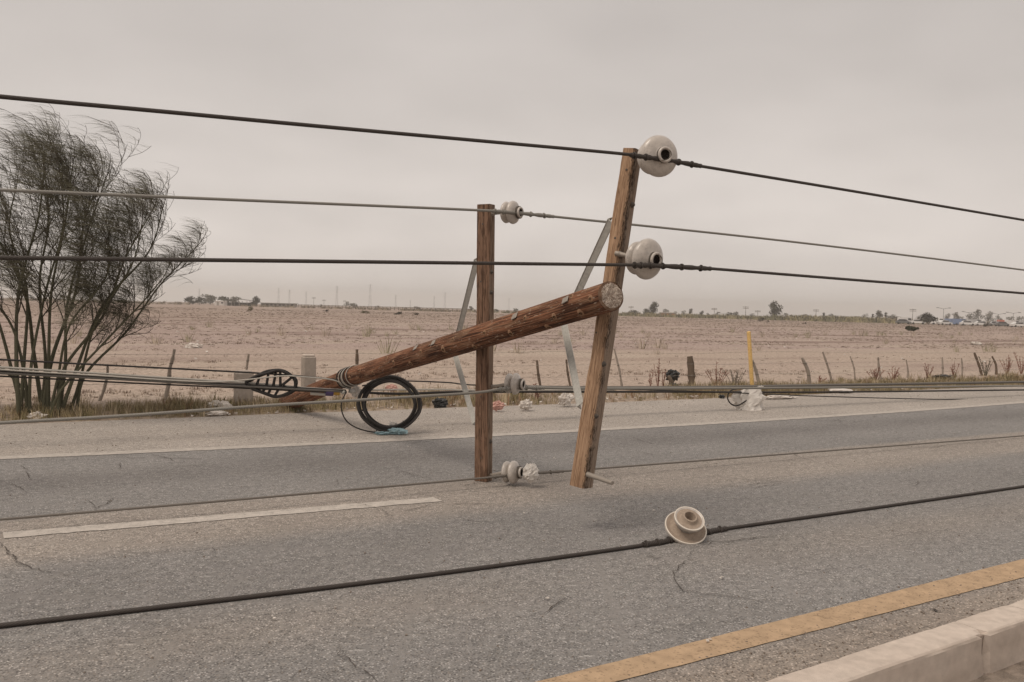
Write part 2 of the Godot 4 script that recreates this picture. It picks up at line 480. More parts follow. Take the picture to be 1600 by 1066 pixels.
const INSULATORS := [["large pale porcelain insulator at the top of the splintered crossarm, its face towards the road", Vector3(0.9259, 2.5186, -5.8600), Vector3(0.3609, -0.0201, 0.9324), 0.135, true, false], ["large pale porcelain insulator just above the sawn pole end, tilted sideways", Vector3(0.8743, 1.8507, -5.8800), Vector3(0.6191, -0.0999, 0.7789), 0.135, true, false], ["loose porcelain insulator lying upside down on the asphalt by the thick wire", Vector3(1.1818, 0.0753, -5.9000), Vector3(-0.1304, -0.8027, -0.5820), 0.142, true, true], ["small white insulator near the top of the upright crossarm", Vector3(-0.0163, 2.3161, -7.5800), Vector3(0.8641, -0.0301, 0.5024), 0.098, false, false], ["small white insulator halfway down the upright crossarm, among the low wires", Vector3(0.0416, 0.8692, -7.5800), Vector3(0.9311, -0.0202, 0.3643), 0.092, false, false], ["small white insulator resting on the road at the foot of the upright crossarm", Vector3(0.0442, 0.1157, -7.5800), Vector3(0.9045, 0.0603, 0.4221), 0.098, false, false]]
const FA_PINS := [[Vector3(0.8310, 2.5578, -6.0791), Vector3(0.8957, 2.5203, -5.9380), 0.015], [Vector3(0.7060, 1.8888, -6.0246), Vector3(0.8225, 1.8590, -5.9452), 0.017], [Vector3(0.5299, 0.3967, -6.0379), Vector3(0.6797, 0.3818, -5.8200), 0.019]]
const LA_PINS := [[Vector3(-0.1975, 2.3161, -7.7230), Vector3(-0.0688, 2.3180, -7.6105), 0.013], [Vector3(-0.1674, 0.8226, -7.7423), Vector3(-0.0115, 0.8703, -7.6008), 0.014], [Vector3(-0.1598, 0.0540, -7.7366), Vector3(-0.0107, 0.1121, -7.6056), 0.016]]
const FA_HOLES := [Vector3(0.7396, 2.4566, -6.0494), Vector3(0.6762, 1.9973, -6.0540), Vector3(0.5321, 1.0463, -6.0730), Vector3(0.4558, 0.5187, -6.0808), Vector3(0.5711, 1.3561, -6.0727)]
const FA_BOLTS := [Vector3(0.7890, 2.2260, -6.0783), Vector3(0.6210, 1.1467, -6.0345), Vector3(0.5794, 0.7943, -6.0377)]
const LA_HOLES := [Vector3(-0.2776, 2.2260, -7.7177), Vector3(-0.2826, 1.7326, -7.7236), Vector3(-0.2588, 0.7392, -7.7185), Vector3(-0.2461, 0.2063, -7.7157)]
const LA_BOLTS := [Vector3(-0.1936, 1.8170, -7.7173), Vector3(-0.1920, 1.6412, -7.7156), Vector3(-0.1668, 0.3508, -7.7307)]
const WIRES := [["power_wire", "thick dark wire slung highest, crossing the top of the splintered crossarm", "wire", [Vector3(-2.7326, 2.3497, -3.6080), Vector3(-2.2383, 2.3635, -3.9049), Vector3(-1.6792, 2.3879, -4.2409), Vector3(-1.0141, 2.4153, -4.6405), Vector3(-0.1744, 2.4532, -5.1451), Vector3(0.6854, 2.4910, -5.6617), Vector3(0.9630, 2.4896, -5.8285), Vector3(1.1752, 2.4823, -5.9560), Vector3(2.5792, 2.4506, -6.7996), Vector3(4.4937, 2.4007, -7.9499), Vector3(8.4074, 2.2931, -10.3015)], 0.0105, "dark_wire", "power wires along the road", [[[Vector3(0.7160, 2.4897, -5.6801), Vector3(0.9630, 2.4896, -5.8285), Vector3(1.2236, 2.4819, -5.9851)], 1.35, 5]]], ["power_wire", "dark wire passing just above the sawn pole end", "wire", [Vector3(-2.7334, 1.6464, -3.6074), Vector3(-2.2358, 1.6683, -3.9064), Vector3(-1.2859, 1.7104, -4.4772), Vector3(0.4606, 1.7872, -5.5266), Vector3(0.8948, 1.8049, -5.7875), Vector3(1.1999, 1.8087, -5.9708), Vector3(2.6125, 1.7865, -6.8196), Vector3(4.5380, 1.7557, -7.9766), Vector3(8.4720, 1.6861, -10.3404)], 0.0105, "dark_wire", "power wires along the road", [[[Vector3(0.7603, 1.7996, -5.7067), Vector3(0.9405, 1.8053, -5.8149), Vector3(1.3226, 1.8066, -6.0446)], 1.35, 6]]], ["power_wire", "grey wire strung over the top of the upright crossarm", "wire", [Vector3(-3.9174, 2.1279, -5.1710), Vector3(-3.2062, 2.1620, -5.5983), Vector3(-1.9257, 2.2237, -6.3677), Vector3(-0.3135, 2.3007, -7.3364), Vector3(0.0161, 2.3067, -7.5344), Vector3(0.3020, 2.3049, -7.7063), Vector3(2.7895, 2.2671, -9.2009), Vector3(6.4842, 2.1625, -11.4209), Vector3(12.1220, 1.9668, -14.8084)], 0.011, "grey_wire", "power wires along the road", [[[Vector3(-0.1849, 2.3045, -7.4137), Vector3(0.0268, 2.3077, -7.5409), Vector3(0.3302, 2.3046, -7.7232)], 1.35, 5]]], ["power_wire", "grey wire at knee height tied to the middle insulator of the upright crossarm", "wire", [Vector3(-3.9192, 0.6806, -5.1699), Vector3(-3.2010, 0.7071, -5.6014), Vector3(-2.5722, 0.7235, -5.9792), Vector3(-1.8298, 0.7569, -6.4253), Vector3(-1.1356, 0.7783, -6.8425), Vector3(-0.3048, 0.8066, -7.3417), Vector3(0.0531, 0.8389, -7.5567), Vector3(0.8751, 0.8075, -8.0506), Vector3(3.1873, 0.7523, -9.4399), Vector3(6.5858, 0.6832, -11.4820), Vector3(12.2689, 0.5870, -14.8967)], 0.0115, "grey_wire", "power wires along the road", [[[Vector3(-0.0968, 0.8269, -7.4667), Vector3(0.0531, 0.8389, -7.5567), Vector3(0.2856, 0.8308, -7.6964)], 1.3, 5]]], ["power_wire", "thin grey wire skimming the road past the foot of the upright crossarm", "wire", [Vector3(-3.9381, 0.0902, -5.1935), Vector3(-3.2137, 0.0886, -5.6288), Vector3(-1.9475, 0.0843, -6.3896), Vector3(-0.2898, 0.0868, -7.3857), Vector3(0.0722, 0.0930, -7.6031), Vector3(0.5974, 0.0849, -7.9187), Vector3(3.0649, 0.0625, -9.4013), Vector3(6.6611, 0.0298, -11.5622), Vector3(12.3881, -0.0006, -15.0033)], 0.0085, "road_wire", "power wires along the road", [[[Vector3(-0.1327, 0.0890, -7.4801), Vector3(0.0722, 0.0930, -7.6031), Vector3(0.4796, 0.0862, -7.8479)], 1.5, 4]]], ["power_wire", "thick black wire lying across the asphalt under the loose insulator", "wire", [Vector3(-2.7056, 0.0130, -3.7838), Vector3(-2.2814, 0.0130, -4.0000), Vector3(-1.6753, 0.0130, -4.2981), Vector3(-0.9134, 0.0130, -4.6808), Vector3(0.0326, 0.0130, -5.1929), Vector3(0.9866, 0.0130, -5.7594), Vector3(1.3943, 0.0130, -6.1026), Vector3(2.7720, 0.0130, -6.9267), Vector3(4.6736, 0.0130, -8.0763), Vector3(7.3939, 0.0130, -9.7710)], 0.0125, "dark_wire", "power wires along the road", [[[Vector3(0.8715, 0.0160, -5.6819), Vector3(1.0323, 0.0160, -5.7844), Vector3(1.1855, 0.0160, -5.9313)], 1.35, 4], [[Vector3(1.3360, 0.0150, -6.0360), Vector3(1.4214, 0.0150, -6.1062), Vector3(1.5202, 0.0150, -6.1701)], 1.4, 2]]], ["telecom_cable", "thin black cable topmost of the low bundle, slung past the tree to the pole", "cable", [Vector3(-6.1867, 0.9536, -8.2407), Vector3(-5.0891, 0.8732, -8.9002), Vector3(-4.5381, 0.8287, -9.2312), Vector3(-2.9127, 0.7006, -10.2078), Vector3(-2.2509, 0.6280, -10.6055), Vector3(-1.9209, 0.5745, -10.8038)], 0.01, "black_cable", "cables of the low bundle", []], ["telecom_cable", "pale cable upper of the low bundle beside the spoked bracket", "cable", [Vector3(-6.1867, 0.8946, -8.2406), Vector3(-5.0888, 0.7966, -8.9003), Vector3(-4.0910, 0.6976, -9.4999), Vector3(-2.9112, 0.5797, -10.2088), Vector3(-2.4424, 0.5191, -10.4905), Vector3(-1.9888, 0.4757, -10.7630)], 0.012, "pale_cable", "cables of the low bundle", []], ["telecom_cable", "black cable below the pale one in the low bundle", "cable", [Vector3(-6.1687, 0.8551, -8.2165), Vector3(-5.0738, 0.7605, -8.8744), Vector3(-4.0788, 0.6728, -9.4722), Vector3(-3.0260, 0.5673, -10.1048), Vector3(-1.9829, 0.4710, -10.7315)], 0.015, "black_cable", "cables of the low bundle", []], ["telecom_cable", "dark grey cable running through the middle of the low bundle", "cable", [Vector3(-6.1566, 0.8328, -8.2004), Vector3(-5.0638, 0.7397, -8.8570), Vector3(-4.0707, 0.6541, -9.4537), Vector3(-3.0199, 0.5547, -10.0851), Vector3(-1.9788, 0.4614, -10.7107)], 0.012, "grey_cable", "cables of the low bundle", []], ["telecom_cable", "dark cable lowest of the low bundle before the spoked bracket", "cable", [Vector3(-6.1748, 0.8014, -8.2245), Vector3(-5.0786, 0.7088, -8.8832), Vector3(-4.2268, 0.6312, -9.3949), Vector3(-3.0470, 0.5342, -10.1039), Vector3(-2.4568, 0.4840, -10.4585), Vector3(-1.9846, 0.4584, -10.7422)], 0.009, "black_cable", "cables of the low bundle", []], ["telecom_cable", "pale thin cable twisted through the low bundle", "cable", [Vector3(-6.1505, 0.9099, -8.1924), Vector3(-5.0589, 0.7785, -8.8483), Vector3(-4.3156, 0.7051, -9.2949), Vector3(-3.3178, 0.6148, -9.8945), Vector3(-2.6690, 0.6644, -10.2843), Vector3(-2.4496, 0.6526, -10.4162), Vector3(-2.1160, 0.6077, -10.6166), Vector3(-1.9432, 0.5115, -10.7204)], 0.008, "pale_cable", "cables of the low bundle", []], ["telecom_cable", "pale straight cable leaving the clamp beside the black coil", "cable", [Vector3(-1.9447, 0.4874, -10.7312), Vector3(-1.8260, 0.4801, -10.8025), Vector3(-1.2612, 0.4676, -11.1419), Vector3(-0.8019, 0.4543, -11.4178), Vector3(-0.4421, 0.4356, -11.6340), Vector3(1.4824, 0.3837, -12.7904)], 0.011, "pale_cable", "cables of the low bundle", []], ["telecom_cable", "black cable running behind the black coil towards the yellow post", "cable", [Vector3(-1.9538, 0.4592, -10.7840), Vector3(-1.4153, 0.4150, -11.1076), Vector3(-0.8051, 0.4162, -11.4742), Vector3(-0.2370, 0.4031, -11.8156), Vector3(2.4192, 0.3223, -13.4116), Vector3(5.0686, 0.2363, -15.0035), Vector3(10.4717, 0.1167, -18.2500), Vector3(19.5116, -0.0871, -23.6817)], 0.016, "black_cable", "cables of the low bundle", []], ["telecom_cable", "thick grey cable running past the yellow post along the verge", "cable", [Vector3(-0.3236, 0.4767, -11.8219), Vector3(0.9159, 0.4213, -12.5667), Vector3(2.9827, 0.3692, -13.8085), Vector3(5.0881, 0.3439, -15.0736), Vector3(10.5115, 0.2747, -18.3323), Vector3(19.5776, 0.1788, -23.7798)], 0.025, "grey_cable", "cables of the low bundle", []], ["telecom_cable", "thin black cable leaving the top of the coil and drooping onto the shoulder", "cable", [Vector3(-1.7935, 0.5326, -10.7870), Vector3(-1.5523, 0.5694, -10.9319), Vector3(-1.3041, 0.5794, -11.0811), Vector3(-0.8015, 0.5474, -11.3831), Vector3(-0.4423, 0.5054, -11.5989), Vector3(0.9045, 0.4304, -12.4081), Vector3(2.9474, 0.3197, -13.6356), Vector3(5.0320, 0.1819, -14.8882), Vector3(7.8656, 0.0282, -16.5908), Vector3(10.4032, -0.0654, -18.1156), Vector3(19.3936, -0.3964, -23.5175)], 0.009, "black_cable", "cables of the low bundle", []], ["telecom_cable", "black cable looping low between the clamp and the coil's foot", "cable", [Vector3(-1.9043, 0.5006, -10.3471), Vector3(-1.9551, 0.3538, -10.3166), Vector3(-1.9193, 0.1962, -10.3381), Vector3(-1.8238, 0.0943, -10.3955), Vector3(-1.6662, 0.0254, -10.4902), Vector3(-1.4502, -0.0098, -10.6200)], 0.008, "black_cable", "cables of the low bundle", []], ["telecom_cable", "black cable loop dangling beside the hanging white bag", "cable", [Vector3(3.7054, 0.3555, -14.1144), Vector3(3.4461, 0.3226, -13.9586), Vector3(3.3802, 0.2145, -13.9190), Vector3(3.4427, 0.1121, -13.9565), Vector3(3.5618, 0.0773, -14.0281), Vector3(3.7256, 0.1520, -14.1266), Vector3(3.8648, 0.2899, -14.2102)], 0.011, "black_cable", "cables of the low bundle", []]]
const COIL := Vector3(-1.4326, 0.3497, -10.5500)
const RACQ := [Vector3(-2.9957, 0.5966, -10.1346), Vector3(-2.9008, 0.6622, -10.1917), Vector3(-2.7980, 0.7087, -10.2534), Vector3(-2.6804, 0.7219, -10.3241), Vector3(-2.5805, 0.6865, -10.3841), Vector3(-2.5192, 0.6083, -10.4210), Vector3(-2.5207, 0.5235, -10.4201), Vector3(-2.5839, 0.4560, -10.3821), Vector3(-2.7158, 0.4251, -10.3028), Vector3(-2.8338, 0.4715, -10.2319), Vector3(-2.9375, 0.5275, -10.1696)]
const SPOKES := [[Vector3(-2.8995, 0.5641, -10.1925), Vector3(-2.8748, 0.6466, -10.2073)], [Vector3(-2.8026, 0.5616, -10.2507), Vector3(-2.7850, 0.7054, -10.2613)], [Vector3(-2.7371, 0.5447, -10.2900), Vector3(-2.7130, 0.7042, -10.3045)], [Vector3(-2.6647, 0.5351, -10.3336), Vector3(-2.6697, 0.7111, -10.3305)], [Vector3(-2.6451, 0.5576, -10.3453), Vector3(-2.5400, 0.6550, -10.4085)], [Vector3(-2.8151, 0.5240, -10.2432), Vector3(-2.8469, 0.4795, -10.2241)], [Vector3(-2.7629, 0.5150, -10.2746), Vector3(-2.7881, 0.4518, -10.2594)], [Vector3(-2.6777, 0.5202, -10.3258), Vector3(-2.7225, 0.4299, -10.2988)], [Vector3(-2.6317, 0.5419, -10.3534), Vector3(-2.5445, 0.5010, -10.4058)]]
const CLAMP := Vector3(-1.9584, 0.4801, -10.7229)
const TAPES := [[Vector3(-2.2025, 0.4597, -10.6113), Vector3(-2.1254, 0.4526, -10.6576), 0.042, "purple", "purple sleeve wrapped round the cables before the clamp"], [Vector3(-2.1213, 0.4556, -10.6601), Vector3(-2.0548, 0.4472, -10.7000), 0.030, "yellow_tape", "yellow taped end of a cable beside the purple sleeve"], [Vector3(-2.3542, 0.4503, -10.5201), Vector3(-2.2049, 0.4346, -10.6098), 0.018, "pale_cable", "pale tube sleeve among the cables before the purple sleeve"]]
const BAG := Vector3(3.7624, 0.3112, -14.1720)
const SCRAPS := [["plastic_bag", "crumpled white plastic bag caught on the lowest small insulator", "plastic bag", Vector3(0.1840, 0.1285, -7.5000), Vector3(0.0660, 0.0700, 0.0500), "bag", 4, 0.45, 0.3], ["plastic_sheet", "torn teal plastic sheet caught under the foot of the coil", "plastic sheet", Vector3(-1.3221, 0.0400, -10.4468), Vector3(0.1100, 0.0350, 0.0600), "teal", 6, 0.6, -0.2], ["plastic_sheet", "strip of teal plastic trailing from the coil's foot", "plastic sheet", Vector3(-1.4653, 0.0200, -10.4023), Vector3(0.0900, 0.0150, 0.0400), "teal", 16, 0.9, 0.3], ["plastic_bag", "small white plastic bag inside the foot of the coil", "plastic bag", Vector3(-1.3912, 0.0600, -10.6240), Vector3(0.0700, 0.0600, 0.0500), "bag", 7, 0.6, 0.8], ["plastic_bag", "white plastic bag snagged beside the cable clamp", "plastic bag", Vector3(-1.8622, 0.4650, -10.7457), Vector3(0.0500, 0.0600, 0.0400), "bag", 9, 0.7, 0.2], ["plastic_bag", "white plastic bag lying on the verge near the taller concrete post", "plastic bag", Vector3(-3.9814, 0.0500, -12.2005), Vector3(0.1600, 0.0900, 0.0800), "litter", 10, 0.6, 0.1], ["paper_scrap", "flat white paper scrap on the verge under the white bag", "paper", Vector3(-3.8726, 0.0300, -11.7924), Vector3(0.1300, 0.0300, 0.0700), "litter", 11, 0.5, 0.4], ["plastic_bag", "white plastic scrap among the tree stems", "plastic bag", Vector3(-5.7720, 0.0400, -10.8930), Vector3(0.1000, 0.0500, 0.0500), "litter", 12, 0.7, 0.4], ["plastic_wrapper", "pinkish wrapper in the grass behind the upright crossarm", "wrapper", Vector3(-0.1819, 0.0900, -13.0391), Vector3(0.0900, 0.0600, 0.0400), "pink_litter", 13, 0.7, 0.2], ["plastic_bag", "white plastic bag in the grass below the middle insulator", "plastic bag", Vector3(0.2321, 0.0900, -13.2236), Vector3(0.1000, 0.0650, 0.0500), "litter", 14, 0.7, 0.5], ["plastic_bag", "pink tinged plastic bag seen through the top of the coil", "plastic bag", Vector3(-1.7708, 0.2909, -13.2856), Vector3(0.0900, 0.0450, 0.0400), "pink_litter", 24, 0.6, 0.5], ["plastic_bag", "white plastic bag in the grass beneath the splintered crossarm's brace", "plastic bag", Vector3(0.8608, 0.1200, -13.9326), Vector3(0.1300, 0.0850, 0.0600), "litter", 15, 0.8, 0.7], ["cardboard_piece", "pale flat board lying on the verge beyond the hanging bag", "board", Vector3(6.5723, 0.0500, -17.8346), Vector3(0.2600, 0.0350, 0.1600), "litter", 17, 0.25, 0.3], ["plastic_bag", "white streak of plastic on the shoulder beside the hanging bag", "plastic bag", Vector3(4.8649, 0.0300, -16.1717), Vector3(0.3400, 0.0400, 0.0800), "litter", 18, 0.7, 0.45], ["black_bag", "black plastic bag draped over a short stump", "plastic bag", Vector3(3.2818, 0.2400, -18.1888), Vector3(0.1500, 0.1100, 0.0900), "black_bag", 19, 0.5, 0.5], ["black_bag", "black plastic scrap lying at the foot of the short stump", "plastic bag", Vector3(3.2020, 0.0600, -17.6299), Vector3(0.1000, 0.0600, 0.0700), "black_bag", 20, 0.7, 0.2], ["black_bag", "black scrap on the verge between the stump and the hanging bag", "plastic bag", Vector3(3.7853, 0.0300, -16.0136), Vector3(0.0500, 0.0300, 0.0400), "black_bag", 21, 0.7, 0.2], ["black_bag", "dark scrap in the verge grass beside the coil", "plastic bag", Vector3(-1.0575, 0.0600, -13.4732), Vector3(0.1100, 0.0700, 0.0700), "black_bag", 22, 0.7, 0.2], ["black_bag", "long dark rag lying in the grass among the thin fence stakes", "rag", Vector3(10.5357, 0.1000, -21.8414), Vector3(0.3600, 0.0600, 0.1200), "black_bag", 23, 0.7, 0.5], ["plastic_bag", "white litter lying in the field beyond the fence stakes", "plastic bag", Vector3(29.7400, 0.0500, -57.4236), Vector3(0.4000, 0.1000, 0.2000), "litter", 25, 0.7, 0.2], ["plastic_bag", "white litter in the field behind the tallest grey stake", "plastic bag", Vector3(-10.1793, 0.0500, -28.6051), Vector3(0.2500, 0.1000, 0.1200), "litter", 26, 0.7, 0.2]]
const FENCE := [[Vector3(-5.8745, 0.0000, -12.7193), "thin pale stake with a crosspiece beside the windblown tree", [Vector3(-5.8745, 0.0000, -12.7193), Vector3(-5.8125, 0.2027, -12.7193), Vector3(-5.7599, 0.4324, -12.7193), Vector3(-5.7338, 0.5699, -12.7193)], 0.03, "stick_wood"], [Vector3(-5.1008, 0.0000, -13.1689), "tallest crooked grey stake in the fence, bent at its top", [Vector3(-5.1008, 0.0000, -13.1689), Vector3(-5.0661, 0.2753, -13.1689), Vector3(-5.0498, 0.4931, -13.1689), Vector3(-4.9856, 0.6552, -13.1689), Vector3(-4.9589, 0.7879, -13.1689)], 0.04, "stick_wood"], [Vector3(-4.2871, 0.0000, -14.4624), "short grey stake behind the taller concrete post", [Vector3(-4.2871, 0.0000, -14.4624), Vector3(-4.2721, 0.3950, -14.4624), Vector3(-4.2245, 0.6760, -14.4624)], 0.03, "stick_wood"], [Vector3(-2.8265, 0.0000, -16.3022), "short dark stake rising just above the pole", [Vector3(-2.8265, 0.0000, -16.3022), Vector3(-2.8344, 0.4209, -16.3022), Vector3(-2.8397, 0.7011, -16.3022)], 0.045, "old_wood"], [Vector3(0.5654, 0.0000, -16.4627), "thin dark stake leaning beside the middle small insulator", [Vector3(0.5654, 0.0000, -16.4627), Vector3(0.4982, 0.3174, -16.4627), Vector3(0.4561, 0.5759, -16.4627)], 0.035, "old_wood"], [Vector3(1.1298, 0.0000, -16.6165), "thin dark stake seen through the splintered crossarm's brace", [Vector3(1.1298, 0.0000, -16.6165), Vector3(1.0734, 0.3206, -16.6165), Vector3(1.0422, 0.5938, -16.6165)], 0.03, "old_wood"], [Vector3(2.2073, 0.0000, -17.7412), "slanting whitish stake between the splintered crossarm and the black bag", [Vector3(2.2073, 0.0000, -17.7412), Vector3(2.1341, 0.3291, -17.7412), Vector3(2.0451, 0.7717, -17.7412)], 0.032, "stick_wood"], [Vector3(3.6449, 0.0000, -18.0048), "thick dark square timber post near the stump with the black bag", [Vector3(3.6449, 0.0000, -18.0048), Vector3(3.6080, 0.3479, -18.0048), Vector3(3.5727, 0.6437, -18.0048)], 0.105, "old_wood"], [Vector3(3.1970, 0.0000, -17.8778), "short stump under the black bag", [Vector3(3.1970, 0.0000, -17.8778), Vector3(3.1798, 0.1407, -17.8778), Vector3(3.1638, 0.2429, -17.8778)], 0.07, "old_wood"], [Vector3(5.0832, 0.0000, -18.2643), "dark leaning stake behind the yellow marker post", [Vector3(5.0832, 0.0000, -18.2643), Vector3(5.0205, 0.2998, -18.2643), Vector3(4.9191, 0.5853, -18.2643)], 0.045, "stick_wood"], [Vector3(6.3767, 0.0000, -19.0895), "brown slanting stake between the yellow post and the row of thin stakes", [Vector3(6.3767, 0.0000, -19.0895), Vector3(6.2959, 0.3403, -19.0895), Vector3(6.1626, 0.6242, -19.0895)], 0.055, "stick_wood"], [Vector3(7.2564, 0.0000, -20.1757), "slanting stake with a dark foot, first of the row of thin stakes", [Vector3(7.2564, 0.0000, -20.1757), Vector3(7.1563, 0.3592, -20.1757), Vector3(7.0274, 0.7173, -20.1757)], 0.04, "stick_wood"], [Vector3(8.0610, 0.0000, -20.9588), "second thin stake in the row beyond the pale board", [Vector3(8.0610, 0.0000, -20.9588), Vector3(8.0033, 0.3292, -20.9588), Vector3(7.9630, 0.5984, -20.9588)], 0.028, "stick_wood"], [Vector3(8.8545, -0.0000, -21.3926), "third thin stake in the row, slanting over reddish weeds", [Vector3(8.8545, -0.0000, -21.3926), Vector3(8.7806, 0.3203, -21.3926), Vector3(8.7245, 0.5794, -21.3926)], 0.04, "stick_wood"], [Vector3(9.8866, 0.0000, -22.3104), "fourth thin stake in the row, straight and pale", [Vector3(9.8866, 0.0000, -22.3104), Vector3(9.8622, 0.2074, -22.3104), Vector3(9.8346, 0.4944, -22.3104)], 0.032, "stick_wood"], [Vector3(11.0428, 0.0000, -22.8898), "fifth thin stake in the row above the dark rag", [Vector3(11.0428, 0.0000, -22.8898), Vector3(11.0474, 0.2791, -22.8898), Vector3(11.0194, 0.5571, -22.8898)], 0.036, "stick_wood"], [Vector3(11.8898, 0.0000, -23.5993), "sixth thin stake in the row with a short side branch", [Vector3(11.8898, 0.0000, -23.5993), Vector3(11.8789, 0.2535, -23.5993), Vector3(11.8681, 0.5068, -23.5993)], 0.034, "stick_wood"], [Vector3(12.8331, 0.0000, -24.3682), "dark slanting stake near the end of the row", [Vector3(12.8331, 0.0000, -24.3682), Vector3(12.7324, 0.3119, -24.3682), Vector3(12.5788, 0.6395, -24.3682)], 0.05, "old_wood"], [Vector3(13.6189, 0.0000, -25.1134), "last dark stake of the row standing in reddish weeds", [Vector3(13.6189, 0.0000, -25.1134), Vector3(13.5703, 0.2868, -25.1134), Vector3(13.5062, 0.5190, -25.1134)], 0.045, "old_wood"]]
const CONCRETE := [[Vector3(-3.7967, 0.0000, -12.6941), "taller pale concrete post beside the spoked bracket", 0.24, 0.56], [Vector3(-2.9974, 0.0000, -13.2190), "pale concrete post behind the pole stub", 0.19, 0.78]]
const YELLOW := [Vector3(4.7240, 0.0000, -17.4597), Vector3(4.6087, 1.1729, -17.4597)]
const WEEDS := [["tall reddish dry weed beside the black bag stump", Vector3(2.9534, 0.0000, -17.9545), 0.62, 0.12, "red_weed", 5, 1], ["short reddish weed next to the slanting whitish stake", Vector3(2.7687, -0.0000, -17.7563), 0.38, 0.08, "red_weed", 3, 2], ["small brown weed between the stump and the tall reddish weed", Vector3(3.0614, -0.0000, -17.9854), 0.45, 0.08, "red_weed", 3, 12], ["spreading brown weed leaning right near the thick timber post", Vector3(4.1825, 0.0000, -18.1572), 0.55, 0.35, "red_weed", 8, 3], ["bushy pale dry weed before the yellow marker post", Vector3(4.5349, 0.0000, -18.1100), 0.45, 0.32, "stick_wood", 12, 4], ["reddish weeds round the third thin stake", Vector3(8.5241, 0.0000, -20.9169), 0.38, 0.3, "red_weed", 10, 5], ["reddish weeds between the third and fourth thin stakes", Vector3(9.0794, 0.0000, -21.2730), 0.36, 0.3, "red_weed", 8, 6], ["reddish weed under the fifth thin stake", Vector3(10.3756, 0.0000, -22.2630), 0.45, 0.2, "red_weed", 6, 7], ["dark weed beside the sixth thin stake", Vector3(11.3738, 0.0000, -22.9966), 0.45, 0.2, "red_weed", 6, 8], ["reddish brown weeds at the end of the row of stakes", Vector3(13.9954, 0.0000, -25.2420), 0.6, 0.3, "red_weed", 9, 9], ["dry brown weed at the frame edge past the last stake", Vector3(14.8469, 0.0000, -26.0423), 0.7, 0.3, "red_weed", 9, 10], ["low reddish weed beside the brown slanting stake", Vector3(6.6646, 0.0000, -19.3321), 0.28, 0.2, "red_weed", 5, 11], ["grey green weed behind the last dark stake", Vector3(12.9390, 0.0000, -24.4037), 0.55, 0.3, "bark", 8, 13], ["short brown weed on the verge beside the upright crossarm", Vector3(0.4222, 0.0000, -14.5989), 0.3, 0.15, "red_weed", 5, 14]]
const TREE := Vector3(-5.8702, 0.0000, -11.3392)
const STEMS := [[-0.413, -0.199, -1.579, 1.701, 0.080, 0.30, 0.0300], [-0.364, -0.099, -1.174, 2.592, 0.187, 0.10, 0.0360], [-0.308, 0.096, -0.850, 2.997, -0.782, 0.00, 0.0360], [-0.251, -0.370, -0.607, 3.143, 0.607, 0.00, 0.0400], [-0.202, -0.183, -0.324, 3.175, -0.478, -0.20, 0.0340], [-0.146, 0.377, -0.105, 3.094, -0.054, -0.10, 0.0400], [-0.089, 0.256, 0.121, 2.997, -0.043, 0.00, 0.0300], [-0.016, 0.106, 0.348, 3.094, -0.629, 0.00, 0.0400], [0.057, 0.102, 0.607, 3.013, 0.662, -0.10, 0.0340], [0.121, 0.018, 0.850, 2.794, 0.434, 0.10, 0.0340], [0.178, 0.130, 1.110, 2.713, -0.785, 0.20, 0.0340], [0.235, 0.196, 1.304, 2.511, 0.164, 0.30, 0.0340], [0.283, -0.151, 1.482, 2.146, -0.844, 0.45, 0.0300], [0.154, 0.278, 1.417, 1.782, -0.049, 0.50, 0.0280], [0.073, 0.166, 1.053, 2.268, 0.682, 0.20, 0.0280], [-0.154, 0.163, -0.769, 2.268, 0.758, 0.10, 0.0300], [0.202, -0.080, 1.385, 2.349, 0.542, 0.30, 0.0280]]
